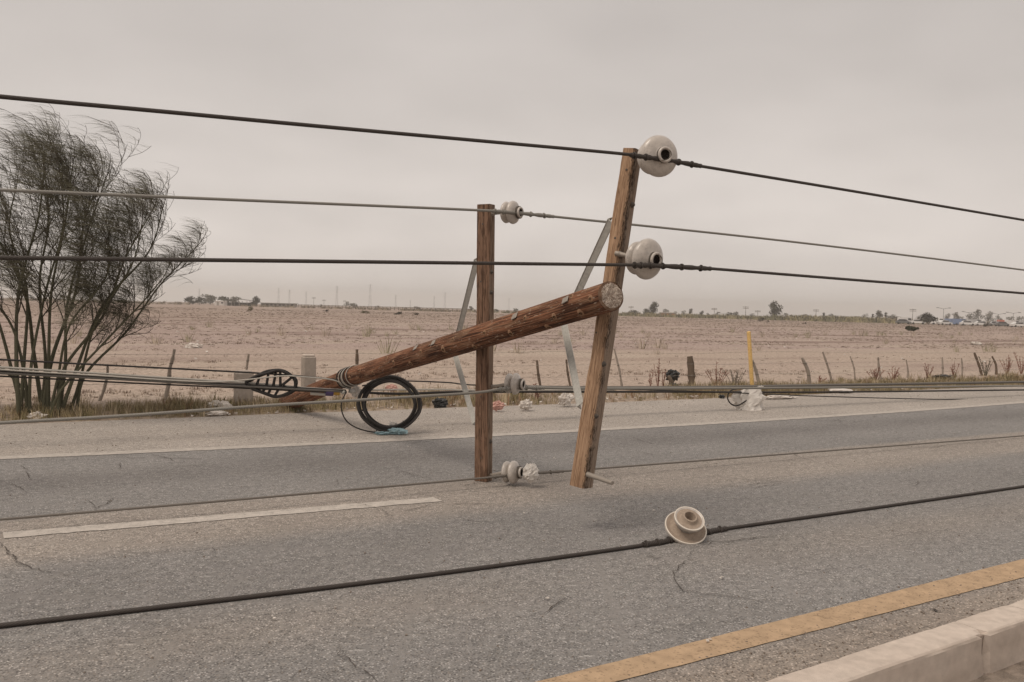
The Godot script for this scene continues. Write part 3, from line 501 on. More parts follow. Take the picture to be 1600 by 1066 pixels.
const CRACKS := [[0.0069, [Vector3(-3.1168, 0.0000, -5.4602), Vector3(-2.9686, 0.0000, -5.2543), Vector3(-2.7485, 0.0000, -5.0060), Vector3(-2.5635, 0.0000, -4.8612), Vector3(-2.3559, 0.0000, -4.7960)]], [0.0052, [Vector3(-4.3550, 0.0000, -7.9541), Vector3(-4.2099, 0.0000, -7.7506), Vector3(-4.1170, 0.0000, -7.6711)]], [0.0061, [Vector3(-4.1735, 0.0000, -7.6939), Vector3(-4.0475, 0.0000, -7.5019), Vector3(-3.9375, 0.0000, -7.3179)]], [0.0043, [Vector3(-1.2585, 0.0000, -6.8419), Vector3(-1.0570, 0.0000, -6.6630), Vector3(-0.9253, 0.0000, -6.5491), Vector3(-0.7907, 0.0000, -6.2428)]], [0.0035, [Vector3(-1.7968, 0.0000, -5.4214), Vector3(-1.7346, 0.0000, -5.2701)]], [0.0043, [Vector3(-0.7097, 0.0000, -3.8924), Vector3(-0.7082, 0.0000, -3.7832), Vector3(-0.6458, 0.0000, -3.7107), Vector3(-0.5584, 0.0000, -3.6037), Vector3(-0.4941, 0.0000, -3.4715)]], [0.0026, [Vector3(-2.0718, 0.0000, -3.6337), Vector3(-1.8535, 0.0000, -3.7727), Vector3(-1.5201, 0.0000, -3.9921), Vector3(-1.2411, 0.0000, -4.1185)]], [0.0061, [Vector3(-1.0473, 0.0000, -8.1927), Vector3(-0.7569, 0.0000, -7.8244), Vector3(-0.5384, 0.0000, -7.9140)]], [0.0043, [Vector3(-1.4856, 0.0000, -7.6690), Vector3(-1.4317, 0.0000, -7.4775), Vector3(-1.4419, 0.0000, -7.3140)]], [0.0052, [Vector3(1.1738, 0.0000, -5.5945), Vector3(1.0732, 0.0000, -5.3435), Vector3(0.9639, 0.0000, -5.0999), Vector3(0.9483, 0.0000, -4.9536), Vector3(0.9541, 0.0000, -4.7949), Vector3(1.0585, 0.0000, -4.7487), Vector3(1.2240, 0.0000, -4.6977), Vector3(1.4140, 0.0000, -4.6397), Vector3(1.5086, 0.0000, -4.5173)]], [0.0061, [Vector3(0.6360, 0.0000, -7.0641), Vector3(0.8683, 0.0000, -7.1395), Vector3(1.0167, 0.0000, -7.0611)]], [0.0061, [Vector3(1.4611, 0.0000, -10.7956), Vector3(1.5572, 0.0000, -10.3916), Vector3(1.6839, 0.0000, -10.0699)]], [0.0052, [Vector3(1.3455, 0.0000, -9.6507), Vector3(1.5109, -0.0000, -9.3787), Vector3(1.6692, 0.0000, -9.3209)]], [0.0026, [Vector3(1.5822, 0.0000, -4.4653), Vector3(1.5854, 0.0000, -4.4095), Vector3(1.6340, -0.0000, -4.3763)]], [0.0035, [Vector3(-2.4927, 0.0000, -5.1332), Vector3(-2.1358, 0.0000, -5.2751), Vector3(-1.7580, 0.0000, -5.4104), Vector3(-1.2873, 0.0000, -5.6690)]], [0.0069, [Vector3(-3.0182, 0.0000, -6.4186), Vector3(-2.9380, 0.0000, -6.3653), Vector3(-2.9266, 0.0000, -6.4713), Vector3(-2.9814, 0.0000, -6.7307)]], [0.0043, [Vector3(-2.9423, 0.0000, -6.3648), Vector3(-3.1332, 0.0000, -6.6219)]], [0.0061, [Vector3(-3.7552, -0.0000, -8.4969), Vector3(-3.5678, 0.0000, -8.4151), Vector3(-3.3820, 0.0000, -8.4796)]], [0.0052, [Vector3(-3.5802, 0.0000, -8.2358), Vector3(-3.4251, 0.0000, -7.8289)]], [0.0061, [Vector3(-3.5260, 0.0000, -8.6833), Vector3(-3.2553, 0.0000, -8.4986), Vector3(-3.0787, 0.0000, -8.2399)]], [0.0052, [Vector3(2.8616, 0.0000, -10.1200), Vector3(3.0786, -0.0000, -9.8798), Vector3(3.0998, 0.0000, -9.2949)]], [0.0052, [Vector3(1.8111, 0.0000, -8.2603), Vector3(2.2339, 0.0000, -8.0678), Vector3(2.6787, 0.0000, -8.3770)]], [0.0061, [Vector3(2.0518, 0.0000, -7.8097), Vector3(2.2597, 0.0000, -7.9519), Vector3(2.5662, 0.0000, -8.1111)]], [0.0043, [Vector3(0.5418, 0.0000, -11.9657), Vector3(0.9186, 0.0000, -11.8383), Vector3(1.2353, 0.0000, -12.0348)]], [0.0052, [Vector3(0.5469, 0.0000, -10.3207), Vector3(0.8019, 0.0000, -10.2635), Vector3(0.9530, 0.0000, -9.9033)]], [0.0043, [Vector3(-3.7048, 0.0000, -6.8317), Vector3(-3.9534, 0.0000, -7.1010), Vector3(-4.1336, 0.0000, -7.2374)]], [0.0087, [Vector3(4.6470, 0.0000, -13.1544), Vector3(4.9021, 0.0000, -12.8308), Vector3(5.2661, 0.0000, -13.0515)]], [0.0069, [Vector3(1.8205, 0.0000, -7.7804), Vector3(2.1444, 0.0000, -7.7369), Vector3(2.4678, -0.0000, -7.9786)]], [0.0043, [Vector3(0.7683, 0.0000, -6.8261), Vector3(0.8736, 0.0000, -6.6856), Vector3(1.0258, 0.0000, -6.5767)]], [0.0052, [Vector3(-0.3181, 0.0000, -6.3124), Vector3(-0.2378, 0.0000, -6.2442), Vector3(-0.1487, 0.0000, -6.2726)]], [0.0130, [Vector3(0.8477, 0.0000, -5.4343), Vector3(0.9487, 0.0000, -5.4293)]], [0.0087, [Vector3(1.1651, 0.0000, -5.7153), Vector3(1.2592, 0.0000, -5.7712), Vector3(1.6675, 0.0000, -5.9736), Vector3(1.8991, 0.0000, -6.0992)]], [0.0210, [Vector3(2.2078, 0.0000, -4.5890), Vector3(2.2222, 0.0000, -4.5703), Vector3(2.2351, 0.0000, -4.5421)]]]
const CHIPS := [Vector3(0.5351, 0.0000, -7.2229), Vector3(0.1256, 0.0000, -6.5197), Vector3(1.0875, 0.0000, -6.7307), Vector3(1.2175, 0.0000, -5.0354), Vector3(0.2186, 0.0000, -4.5787), Vector3(0.4682, 0.0000, -8.9817), Vector3(0.9300, 0.0000, -4.0481), Vector3(-1.0917, 0.0000, -4.2068), Vector3(-1.0607, 0.0000, -9.4857)]
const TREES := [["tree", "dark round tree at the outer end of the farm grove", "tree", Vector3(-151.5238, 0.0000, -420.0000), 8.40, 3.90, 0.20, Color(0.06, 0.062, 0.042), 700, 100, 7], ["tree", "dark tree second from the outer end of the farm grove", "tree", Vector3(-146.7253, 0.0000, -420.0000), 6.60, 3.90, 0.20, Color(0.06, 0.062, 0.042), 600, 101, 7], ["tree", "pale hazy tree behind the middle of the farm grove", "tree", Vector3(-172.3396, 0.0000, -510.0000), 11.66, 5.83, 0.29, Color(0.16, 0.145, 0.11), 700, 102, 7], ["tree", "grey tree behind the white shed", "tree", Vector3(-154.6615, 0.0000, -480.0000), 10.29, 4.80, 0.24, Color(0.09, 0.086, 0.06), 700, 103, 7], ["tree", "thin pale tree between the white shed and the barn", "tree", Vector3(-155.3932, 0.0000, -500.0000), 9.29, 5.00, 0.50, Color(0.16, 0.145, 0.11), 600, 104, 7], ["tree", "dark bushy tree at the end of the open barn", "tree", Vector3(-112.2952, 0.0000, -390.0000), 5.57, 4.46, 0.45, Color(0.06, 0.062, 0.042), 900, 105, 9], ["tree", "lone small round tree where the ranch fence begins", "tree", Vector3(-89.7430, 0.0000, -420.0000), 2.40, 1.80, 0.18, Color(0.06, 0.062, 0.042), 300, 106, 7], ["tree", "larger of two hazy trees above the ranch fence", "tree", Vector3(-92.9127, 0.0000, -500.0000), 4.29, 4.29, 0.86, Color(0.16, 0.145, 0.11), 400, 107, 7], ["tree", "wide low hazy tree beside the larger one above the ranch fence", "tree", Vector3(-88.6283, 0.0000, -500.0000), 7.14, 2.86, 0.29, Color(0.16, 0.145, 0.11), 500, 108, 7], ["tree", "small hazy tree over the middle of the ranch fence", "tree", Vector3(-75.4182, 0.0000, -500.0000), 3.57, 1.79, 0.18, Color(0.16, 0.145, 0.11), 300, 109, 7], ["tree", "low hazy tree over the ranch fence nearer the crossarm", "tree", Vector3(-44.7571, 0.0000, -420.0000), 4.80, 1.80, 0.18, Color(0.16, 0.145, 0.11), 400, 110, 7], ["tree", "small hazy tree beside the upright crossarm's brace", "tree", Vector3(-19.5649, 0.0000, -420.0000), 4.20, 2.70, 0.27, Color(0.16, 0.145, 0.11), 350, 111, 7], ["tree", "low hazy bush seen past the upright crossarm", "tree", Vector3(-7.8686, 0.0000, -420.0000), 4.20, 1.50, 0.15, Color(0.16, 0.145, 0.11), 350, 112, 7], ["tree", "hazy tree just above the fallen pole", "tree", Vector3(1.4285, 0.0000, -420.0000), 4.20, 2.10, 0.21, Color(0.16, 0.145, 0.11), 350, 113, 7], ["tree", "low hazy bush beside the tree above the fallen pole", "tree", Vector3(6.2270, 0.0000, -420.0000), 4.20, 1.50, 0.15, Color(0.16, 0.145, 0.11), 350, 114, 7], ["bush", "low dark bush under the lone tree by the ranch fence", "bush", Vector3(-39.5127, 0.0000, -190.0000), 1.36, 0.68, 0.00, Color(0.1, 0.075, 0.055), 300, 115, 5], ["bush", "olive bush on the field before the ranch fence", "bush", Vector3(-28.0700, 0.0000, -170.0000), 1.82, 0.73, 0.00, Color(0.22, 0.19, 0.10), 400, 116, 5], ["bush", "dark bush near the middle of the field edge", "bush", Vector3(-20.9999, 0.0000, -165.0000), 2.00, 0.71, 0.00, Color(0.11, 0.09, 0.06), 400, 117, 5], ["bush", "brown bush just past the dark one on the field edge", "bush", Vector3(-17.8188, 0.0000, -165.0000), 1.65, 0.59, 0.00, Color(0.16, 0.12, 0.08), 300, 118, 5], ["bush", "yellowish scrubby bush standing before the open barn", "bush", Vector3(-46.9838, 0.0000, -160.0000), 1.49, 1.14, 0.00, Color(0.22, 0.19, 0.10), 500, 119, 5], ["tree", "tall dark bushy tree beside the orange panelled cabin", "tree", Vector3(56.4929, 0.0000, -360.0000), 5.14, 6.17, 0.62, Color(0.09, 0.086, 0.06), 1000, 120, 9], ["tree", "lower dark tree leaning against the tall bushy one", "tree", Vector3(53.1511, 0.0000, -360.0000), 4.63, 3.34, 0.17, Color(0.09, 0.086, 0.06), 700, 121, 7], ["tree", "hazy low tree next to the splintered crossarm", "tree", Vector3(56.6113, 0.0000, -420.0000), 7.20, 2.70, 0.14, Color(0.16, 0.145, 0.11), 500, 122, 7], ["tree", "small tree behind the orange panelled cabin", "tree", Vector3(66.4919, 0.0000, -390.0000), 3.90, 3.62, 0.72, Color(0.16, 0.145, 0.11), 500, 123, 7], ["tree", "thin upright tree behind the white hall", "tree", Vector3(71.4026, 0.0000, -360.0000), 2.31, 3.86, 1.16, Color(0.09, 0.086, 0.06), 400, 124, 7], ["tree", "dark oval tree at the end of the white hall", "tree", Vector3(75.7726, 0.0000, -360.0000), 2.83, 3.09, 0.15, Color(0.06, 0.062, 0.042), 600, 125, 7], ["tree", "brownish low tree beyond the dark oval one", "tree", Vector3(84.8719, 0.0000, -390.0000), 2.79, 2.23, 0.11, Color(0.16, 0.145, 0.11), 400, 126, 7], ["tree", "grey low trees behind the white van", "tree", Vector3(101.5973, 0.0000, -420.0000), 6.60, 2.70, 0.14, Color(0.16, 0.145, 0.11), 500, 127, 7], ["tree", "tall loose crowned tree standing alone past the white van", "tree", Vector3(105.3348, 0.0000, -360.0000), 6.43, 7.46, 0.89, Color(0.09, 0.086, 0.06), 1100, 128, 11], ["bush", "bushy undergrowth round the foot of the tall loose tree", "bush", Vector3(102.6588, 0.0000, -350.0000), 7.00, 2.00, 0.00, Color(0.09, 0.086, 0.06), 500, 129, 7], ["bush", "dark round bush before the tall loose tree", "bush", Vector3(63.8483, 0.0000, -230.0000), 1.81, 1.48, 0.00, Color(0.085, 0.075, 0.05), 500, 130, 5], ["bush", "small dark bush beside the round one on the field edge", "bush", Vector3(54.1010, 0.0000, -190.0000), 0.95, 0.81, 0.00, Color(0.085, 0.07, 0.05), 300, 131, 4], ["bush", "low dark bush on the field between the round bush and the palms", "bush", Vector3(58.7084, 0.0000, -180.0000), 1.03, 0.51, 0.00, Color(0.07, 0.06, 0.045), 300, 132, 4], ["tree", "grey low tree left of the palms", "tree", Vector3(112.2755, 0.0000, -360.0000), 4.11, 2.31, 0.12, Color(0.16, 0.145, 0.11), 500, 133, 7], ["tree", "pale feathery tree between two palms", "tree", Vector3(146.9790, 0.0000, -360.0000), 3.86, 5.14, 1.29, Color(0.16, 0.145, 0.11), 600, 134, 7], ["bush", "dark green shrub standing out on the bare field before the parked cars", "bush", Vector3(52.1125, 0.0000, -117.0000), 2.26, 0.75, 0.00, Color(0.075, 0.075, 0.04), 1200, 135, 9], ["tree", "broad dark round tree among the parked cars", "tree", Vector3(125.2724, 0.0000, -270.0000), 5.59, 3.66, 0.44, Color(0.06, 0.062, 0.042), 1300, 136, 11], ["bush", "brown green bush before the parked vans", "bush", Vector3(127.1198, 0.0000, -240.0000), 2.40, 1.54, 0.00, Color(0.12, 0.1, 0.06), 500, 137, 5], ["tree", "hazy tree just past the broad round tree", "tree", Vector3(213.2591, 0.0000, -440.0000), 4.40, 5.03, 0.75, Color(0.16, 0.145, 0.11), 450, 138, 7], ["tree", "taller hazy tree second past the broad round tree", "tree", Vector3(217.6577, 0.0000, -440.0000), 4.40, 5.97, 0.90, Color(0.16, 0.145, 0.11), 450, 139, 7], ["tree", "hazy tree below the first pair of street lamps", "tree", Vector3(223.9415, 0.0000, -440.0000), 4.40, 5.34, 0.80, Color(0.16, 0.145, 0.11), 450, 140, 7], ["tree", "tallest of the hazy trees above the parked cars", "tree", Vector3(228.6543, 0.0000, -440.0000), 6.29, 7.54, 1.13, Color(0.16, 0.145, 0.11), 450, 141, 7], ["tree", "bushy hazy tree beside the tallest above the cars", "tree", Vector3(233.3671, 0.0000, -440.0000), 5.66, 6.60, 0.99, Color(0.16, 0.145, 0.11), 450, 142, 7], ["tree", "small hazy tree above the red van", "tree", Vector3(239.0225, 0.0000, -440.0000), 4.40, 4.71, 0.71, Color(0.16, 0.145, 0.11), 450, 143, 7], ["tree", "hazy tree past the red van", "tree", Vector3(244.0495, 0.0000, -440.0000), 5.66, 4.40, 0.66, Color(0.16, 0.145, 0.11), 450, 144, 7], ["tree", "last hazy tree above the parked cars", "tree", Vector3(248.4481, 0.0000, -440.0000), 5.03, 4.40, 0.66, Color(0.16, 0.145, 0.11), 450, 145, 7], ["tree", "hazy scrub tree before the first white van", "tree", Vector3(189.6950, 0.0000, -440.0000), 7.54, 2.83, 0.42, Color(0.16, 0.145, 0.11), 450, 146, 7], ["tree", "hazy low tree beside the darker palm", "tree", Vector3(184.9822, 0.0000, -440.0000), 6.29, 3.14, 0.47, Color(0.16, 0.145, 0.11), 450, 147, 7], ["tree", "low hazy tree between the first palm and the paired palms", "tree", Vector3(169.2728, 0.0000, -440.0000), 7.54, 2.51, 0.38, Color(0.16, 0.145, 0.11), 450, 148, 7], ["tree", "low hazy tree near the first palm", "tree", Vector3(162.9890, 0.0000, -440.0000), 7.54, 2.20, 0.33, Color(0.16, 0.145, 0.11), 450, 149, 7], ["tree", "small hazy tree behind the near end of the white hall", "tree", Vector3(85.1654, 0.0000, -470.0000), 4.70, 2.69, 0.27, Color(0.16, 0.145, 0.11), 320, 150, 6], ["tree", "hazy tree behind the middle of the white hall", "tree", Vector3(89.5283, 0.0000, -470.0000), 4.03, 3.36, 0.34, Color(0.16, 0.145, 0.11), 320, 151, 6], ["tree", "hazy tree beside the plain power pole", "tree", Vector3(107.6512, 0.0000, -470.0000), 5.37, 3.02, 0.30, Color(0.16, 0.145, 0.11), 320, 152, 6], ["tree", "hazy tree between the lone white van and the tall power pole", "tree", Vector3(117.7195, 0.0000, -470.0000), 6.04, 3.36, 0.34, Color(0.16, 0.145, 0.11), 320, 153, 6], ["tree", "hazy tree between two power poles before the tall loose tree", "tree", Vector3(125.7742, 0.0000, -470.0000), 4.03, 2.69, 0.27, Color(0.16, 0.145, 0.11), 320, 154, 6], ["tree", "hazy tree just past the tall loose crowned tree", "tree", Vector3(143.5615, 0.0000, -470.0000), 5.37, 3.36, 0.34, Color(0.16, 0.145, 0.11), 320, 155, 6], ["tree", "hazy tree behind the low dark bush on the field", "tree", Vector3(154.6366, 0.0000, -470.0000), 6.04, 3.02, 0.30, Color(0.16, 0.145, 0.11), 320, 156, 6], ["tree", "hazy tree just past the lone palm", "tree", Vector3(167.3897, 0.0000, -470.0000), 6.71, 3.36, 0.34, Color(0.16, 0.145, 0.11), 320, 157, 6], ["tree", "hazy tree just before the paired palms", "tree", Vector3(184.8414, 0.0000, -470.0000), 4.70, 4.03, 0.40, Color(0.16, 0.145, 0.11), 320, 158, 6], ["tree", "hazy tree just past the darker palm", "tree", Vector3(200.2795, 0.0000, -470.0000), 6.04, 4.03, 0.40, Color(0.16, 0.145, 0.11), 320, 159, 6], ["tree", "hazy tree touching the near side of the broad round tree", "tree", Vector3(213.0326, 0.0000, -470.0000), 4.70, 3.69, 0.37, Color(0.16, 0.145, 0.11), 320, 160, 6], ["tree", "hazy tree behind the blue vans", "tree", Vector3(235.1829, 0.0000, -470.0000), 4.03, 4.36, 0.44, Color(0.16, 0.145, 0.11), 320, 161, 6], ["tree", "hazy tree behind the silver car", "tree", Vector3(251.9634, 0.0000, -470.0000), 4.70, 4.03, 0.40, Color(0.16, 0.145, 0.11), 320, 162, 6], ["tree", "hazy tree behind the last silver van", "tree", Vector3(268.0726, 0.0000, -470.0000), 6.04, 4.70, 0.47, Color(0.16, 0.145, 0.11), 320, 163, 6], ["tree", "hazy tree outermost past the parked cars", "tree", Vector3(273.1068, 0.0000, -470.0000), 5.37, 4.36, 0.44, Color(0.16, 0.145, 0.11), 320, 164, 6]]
const PALMS := [["lone palm with round head above the scrub", Vector3(124.8716, 0.0000, -360.0000), 3.6, 1], ["palm standing just before the pale feathery tree", Vector3(144.6654, 0.0000, -360.0000), 3.4, 2], ["darker palm just past the pale feathery tree", Vector3(149.8067, 0.0000, -360.0000), 4.3, 3]]
const PYLONS := [["pylon above the far end of the long grey building", Vector3(-300.7435, 0.0000, -1150.0000), 21.4], ["pylon above the middle of the long grey building's end", Vector3(-286.7836, 0.0000, -1150.0000), 19.7], ["pylon past the long grey building", Vector3(-265.4331, 0.0000, -1150.0000), 18.1], ["tall pylon over the start of the ranch fence", Vector3(-206.3632, 0.0000, -1050.0000), 24.0], ["tallest pylon on the skyline above the ranch fence", Vector3(-159.4051, 0.0000, -1000.0000), 25.7], ["small pylon over the middle of the ranch fence", Vector3(-150.4689, 0.0000, -1150.0000), 16.4], ["tiny pylon between two others over the ranch fence", Vector3(-135.0146, 0.0000, -1180.0000), 10.1], ["thin pylon near the upright crossarm's brace", Vector3(-101.1986, 0.0000, -1150.0000), 16.4], ["pylon closest to the upright crossarm's brace", Vector3(-83.4457, 0.0000, -1100.0000), 20.4], ["faint pylon just past the upright crossarm", Vector3(-5.1214, 0.0000, -1150.0000), 16.4], ["faint pylon behind the farm grove", Vector3(-402.5689, 0.0000, -1150.0000), 18.1]]
const POLES := [["plain power pole past the white hall", Vector3(78.6663, 0.0000, -350.0000), 4.0, false], ["power pole between the white van and the tall loose tree", Vector3(88.3150, 0.0000, -340.0000), 4.9, false], ["short power pole before the tall loose tree", Vector3(95.6610, 0.0000, -350.0000), 3.5, false], ["power pole beside the lone palm", Vector3(118.4039, 0.0000, -350.0000), 4.5, false], ["power pole rising behind the dark field shrub", Vector3(133.8361, 0.0000, -300.0000), 5.1, false], ["power pole beside the splintered crossarm", Vector3(50.1344, 0.0000, -380.0000), 4.1, false], ["double street lamp past the broad round tree", Vector3(158.5305, 0.0000, -330.0000), 5.7, true], ["double street lamp second along the parked cars", Vector3(167.9561, 0.0000, -330.0000), 4.5, true], ["double street lamp above the red van", Vector3(178.7956, 0.0000, -330.0000), 4.2, true], ["double street lamp last along the parked cars", Vector3(178.6330, 0.0000, -320.0000), 4.6, true], ["short pole on the ranch fence line", Vector3(-105.4088, 0.0000, -500.0000), 4.3, false], ["pole beyond the long grey building", Vector3(-111.1213, 0.0000, -500.0000), 5.7, false]]
const CARS := [["white van by itself past the white hall", Vector3(78.1770, 0.0000, -330.0000), -0.14, Color(0.7, 0.69, 0.67), true], ["white car under the pale feathery tree", Vector3(134.4951, 0.0000, -330.0000), 0.25, Color(0.7, 0.69, 0.67), false], ["white van first in the row of parked vehicles", Vector3(127.0970, 0.0000, -290.0000), 0.20, Color(0.7, 0.69, 0.67), true], ["dark car before the first white van", Vector3(114.2643, 0.0000, -262.0000), -0.42, Color(0.13, 0.13, 0.13), false], ["white car between the first van and the broad tree", Vector3(126.7131, 0.0000, -280.0000), -0.39, Color(0.7, 0.69, 0.67), false], ["white van just past the broad round tree", Vector3(137.6580, 0.0000, -290.0000), -0.33, Color(0.7, 0.69, 0.67), true], ["white car before the van past the broad tree", Vector3(130.0923, 0.0000, -270.0000), 0.27, Color(0.7, 0.69, 0.67), false], ["bluish van in the middle of the parked row", Vector3(147.3319, 0.0000, -300.0000), -0.15, Color(0.16, 0.22, 0.36), true], ["blue van beside the bluish one", Vector3(142.2039, 0.0000, -285.0000), 0.00, Color(0.16, 0.22, 0.36), true], ["white car after the blue van", Vector3(139.5707, 0.0000, -275.0000), -0.26, Color(0.7, 0.69, 0.67), false], ["silver van behind the brown green bush", Vector3(154.8295, 0.0000, -300.0000), -0.09, Color(0.42, 0.42, 0.42), true], ["white car next to the brown green bush", Vector3(146.5070, 0.0000, -280.0000), -0.19, Color(0.7, 0.69, 0.67), false], ["silver car past the brown green bush", Vector3(156.2951, 0.0000, -290.0000), -0.22, Color(0.42, 0.42, 0.42), false], ["grey car before the red van", Vector3(150.1745, 0.0000, -275.0000), -0.03, Color(0.13, 0.13, 0.13), false], ["red van in the parked row", Vector3(164.8978, 0.0000, -300.0000), -0.03, Color(0.5, 0.13, 0.08), true], ["white van after the red van", Vector3(159.0950, 0.0000, -285.0000), 0.22, Color(0.7, 0.69, 0.67), true], ["white car nearest the road in the parked row", Vector3(143.9870, 0.0000, -255.0000), 0.05, Color(0.7, 0.69, 0.67), false], ["silver van at the end of the parked row", Vector3(171.9671, 0.0000, -300.0000), 0.24, Color(0.42, 0.42, 0.42), true]]
const SHED := Vector3(-130.3127, 0.0000, -400.0000)
const BARN := Vector3(-119.9401, 0.0000, -395.0000)
const LONGB := Vector3(-104.3208, 0.0000, -400.0000)
const CABIN := Vector3(61.2851, 0.0000, -355.0000)
const HALL := Vector3(68.1696, 0.0000, -350.0000)
const RANCH := [Vector3(-93.3583, 0.0000, -390.0000), Vector3(-15.6081, 0.0000, -330.0000)]
const SCRUB := [[Vector3(38.5448, 0.0000, -340.0000), Vector3(77.4700, 0.0000, -330.0000), 120, 1.5, [Color(0.44, 0.38, 0.22), Color(0.55, 0.47, 0.29), Color(0.30, 0.275, 0.17)]], [Vector3(75.1136, 0.0000, -330.0000), Vector3(100.2575, 0.0000, -320.0000), 90, 1.4, [Color(0.44, 0.38, 0.22), Color(0.55, 0.47, 0.29), Color(0.30, 0.275, 0.17)]], [Vector3(99.1150, 0.0000, -320.0000), Vector3(128.1148, 0.0000, -310.0000), 150, 1.8, [Color(0.44, 0.38, 0.22), Color(0.55, 0.47, 0.29), Color(0.30, 0.275, 0.17)]], [Vector3(136.3802, 0.0000, -330.0000), Vector3(202.3596, 0.0000, -330.0000), 110, 1.6, [Color(0.52, 0.42, 0.31), Color(0.38, 0.31, 0.23)]], [Vector3(-271.6795, 0.0000, -380.0000), Vector3(-141.4344, 0.0000, -380.0000), 120, 1.3, [Color(0.52, 0.42, 0.31), Color(0.38, 0.31, 0.23)]], [Vector3(-103.1430, 0.0000, -360.0000), Vector3(-13.9926, 0.0000, -320.0000), 110, 0.9, [Color(0.52, 0.42, 0.31), Color(0.38, 0.31, 0.23)]], [Vector3(-15.3044, 0.0000, -350.0000), Vector3(38.5448, 0.0000, -340.0000), 60, 1.2, [Color(0.44, 0.38, 0.22), Color(0.55, 0.47, 0.29), Color(0.30, 0.275, 0.17)]]]

func _ready() -> void:
	# camera, sky, sun, exposure
	var cam := Camera3D.new()
	cam.name = "camera"
	cam.transform = Transform3D(Basis(Vector3(0.999688, 0.024977, -0.000883), Vector3(-0.024992, 0.999064, -0.035313), Vector3(-0.000000, 0.035324, 0.999376)), Vector3(0, 1.5, 0))
	cam.fov = 41.685
	cam.near = 0.05
	cam.far = 6000.0
	add_child(cam)
	var env := Environment.new()
	env.background_mode = Environment.BG_SKY
	env.sky = Sky.new()
	env.sky.sky_material = make_sky()
	env.tonemap_mode = Environment.TONE_MAPPER_LINEAR
	env.tonemap_exposure = 1.2
	env.sdfgi_enabled = true
	env.ssao_enabled = true
	env.ssil_enabled = true
	env.fog_enabled = true
	env.fog_density = 0.0007
	env.fog_light_color = Color(1.0, 0.97, 0.94)
	var we := WorldEnvironment.new()
	we.name = "environment"
	we.environment = env
	add_child(we)
	var sun := DirectionalLight3D.new()
	sun.name = "sun"
	sun.light_energy = 0.5
	sun.light_angular_distance = 30.0
	sun.light_color = Color(1.0, 0.95, 0.89)
	sun.shadow_enabled = true
	add_child(sun)
	sun.look_at_from_position(Vector3(-4.0, 9.0, 3.6), Vector3.ZERO)
	rng.seed = 11
	nz.seed = 4; nz.frequency = 0.01; nz.fractal_octaves = 4; nz.noise_type = FastNoiseLite.TYPE_SIMPLEX_SMOOTH
	nz2.seed = 19; nz2.frequency = 0.01; nz2.fractal_octaves = 3; nz2.noise_type = FastNoiseLite.TYPE_SIMPLEX_SMOOTH
	make_materials()
	build_setting()
	build_tree()
	build_distance()
	build_fence()
	build_grass()
	for w in WEEDS: weed(w[0], w[1], w[2], w[3], M[w[4]], w[5], w[6])
	build_pole()
	build_arms()
	for i in INSULATORS: insulator(i[0], i[1], i[2], i[3], i[4], i[5])
	build_wires()
	build_line_gear()
	build_litter()

# ---------- the setting ----------
func road_colour(s: float, n: float) -> Color:
	var w := 0.10 * nz.get_noise_2d(s * 12.0, n * 12.0)
	var grey := Color(0.215, 0.204, 0.195)
	var tan_c := Color(0.280, 0.248, 0.220)
	var dust := Color(0.345, 0.309, 0.276)
	var col := grey
	# the middle of the road, where dust lies between the lanes
	col = col.lerp(tan_c, smoothstep(5.45, 5.95, n + w * 2.0) * (1.0 - smoothstep(6.78, 6.92, n + w * 0.3)))
	# polished wheel tracks
	col = col.lerp(Color(0.167, 0.156, 0.149), 0.75 * exp(-pow((n - 8.15 + w) / 0.42, 2.0)))
	col = col.lerp(Color(0.198, 0.186, 0.177), 0.3 * exp(-pow((n - 5.05 + w) / 0.35, 2.0)))
	col = col.lerp(Color(0.245, 0.215, 0.188), 0.5 * exp(-pow((n - 4.1 + w * 3.0) / 0.3, 2.0)) * (0.6 + nz2.get_noise_2d(s * 20.0, 3.0)))
	# dusty shoulder beyond the edge line
	col = col.lerp(dust, smoothstep(-0.06, 0.10, n - edge_n(s) + w * 0.6))
	col = col.lerp(Color(0.31, 0.273, 0.24), 0.6 * smoothstep(0.2, 0.6, nz2.get_noise_2d(s * 9.0, n * 26.0)) * smoothstep(0.0, 0.5, n - edge_n(s)))
	# grit along the kerb
	col = col.lerp(Color(0.270, 0.232, 0.200), 1.0 - smoothstep(-0.1, 0.25, n - kerb_n(s) - 0.42 + w))
	var blot := 1.0 + 0.10 * nz2.get_noise_2d(s * 22.0, n * 40.0) + 0.10 * nz.get_noise_2d(s * 90.0, n * 110.0)
	return Color(col.r * blot, col.g * blot, col.b * blot) / 0.40

func axis(lo: float, hi: float, a: float, b: float, step: float, grow: float) -> PackedFloat32Array:
	# even steps between a and b, growing ones beyond
	var out := PackedFloat32Array()
	var left := []
	var d := step; var x := a
	while x > lo:
		d *= grow; x -= d; left.push_front(maxf(x, lo))
	out.append_array(PackedFloat32Array(left))
	x = a
	while x < b:
		out.append(x); x += step
	d = step
	while x < hi:
		out.append(x); d *= grow; x += d
	out.append(hi)
	return out

func sheet(ss: PackedFloat32Array, ns: PackedFloat32Array, height: Callable, colour: Callable, nmap = null) -> ArrayMesh:
	var b := Bag.new()
	for n0 in ns:
		for s in ss:
			var n: float = nmap.call(s, n0) if nmap != null else n0
			b.tint = colour.call(s, n)
			b.vert(sn(s, n, height.call(s, n)))
	var k := ss.size()
	for i in ns.size() - 1:
		for j in k - 1:
			var q := i * k + j
			b.quad(q, q + k, q + k + 1, q + 1)
	b.smooth()
	return b.done()

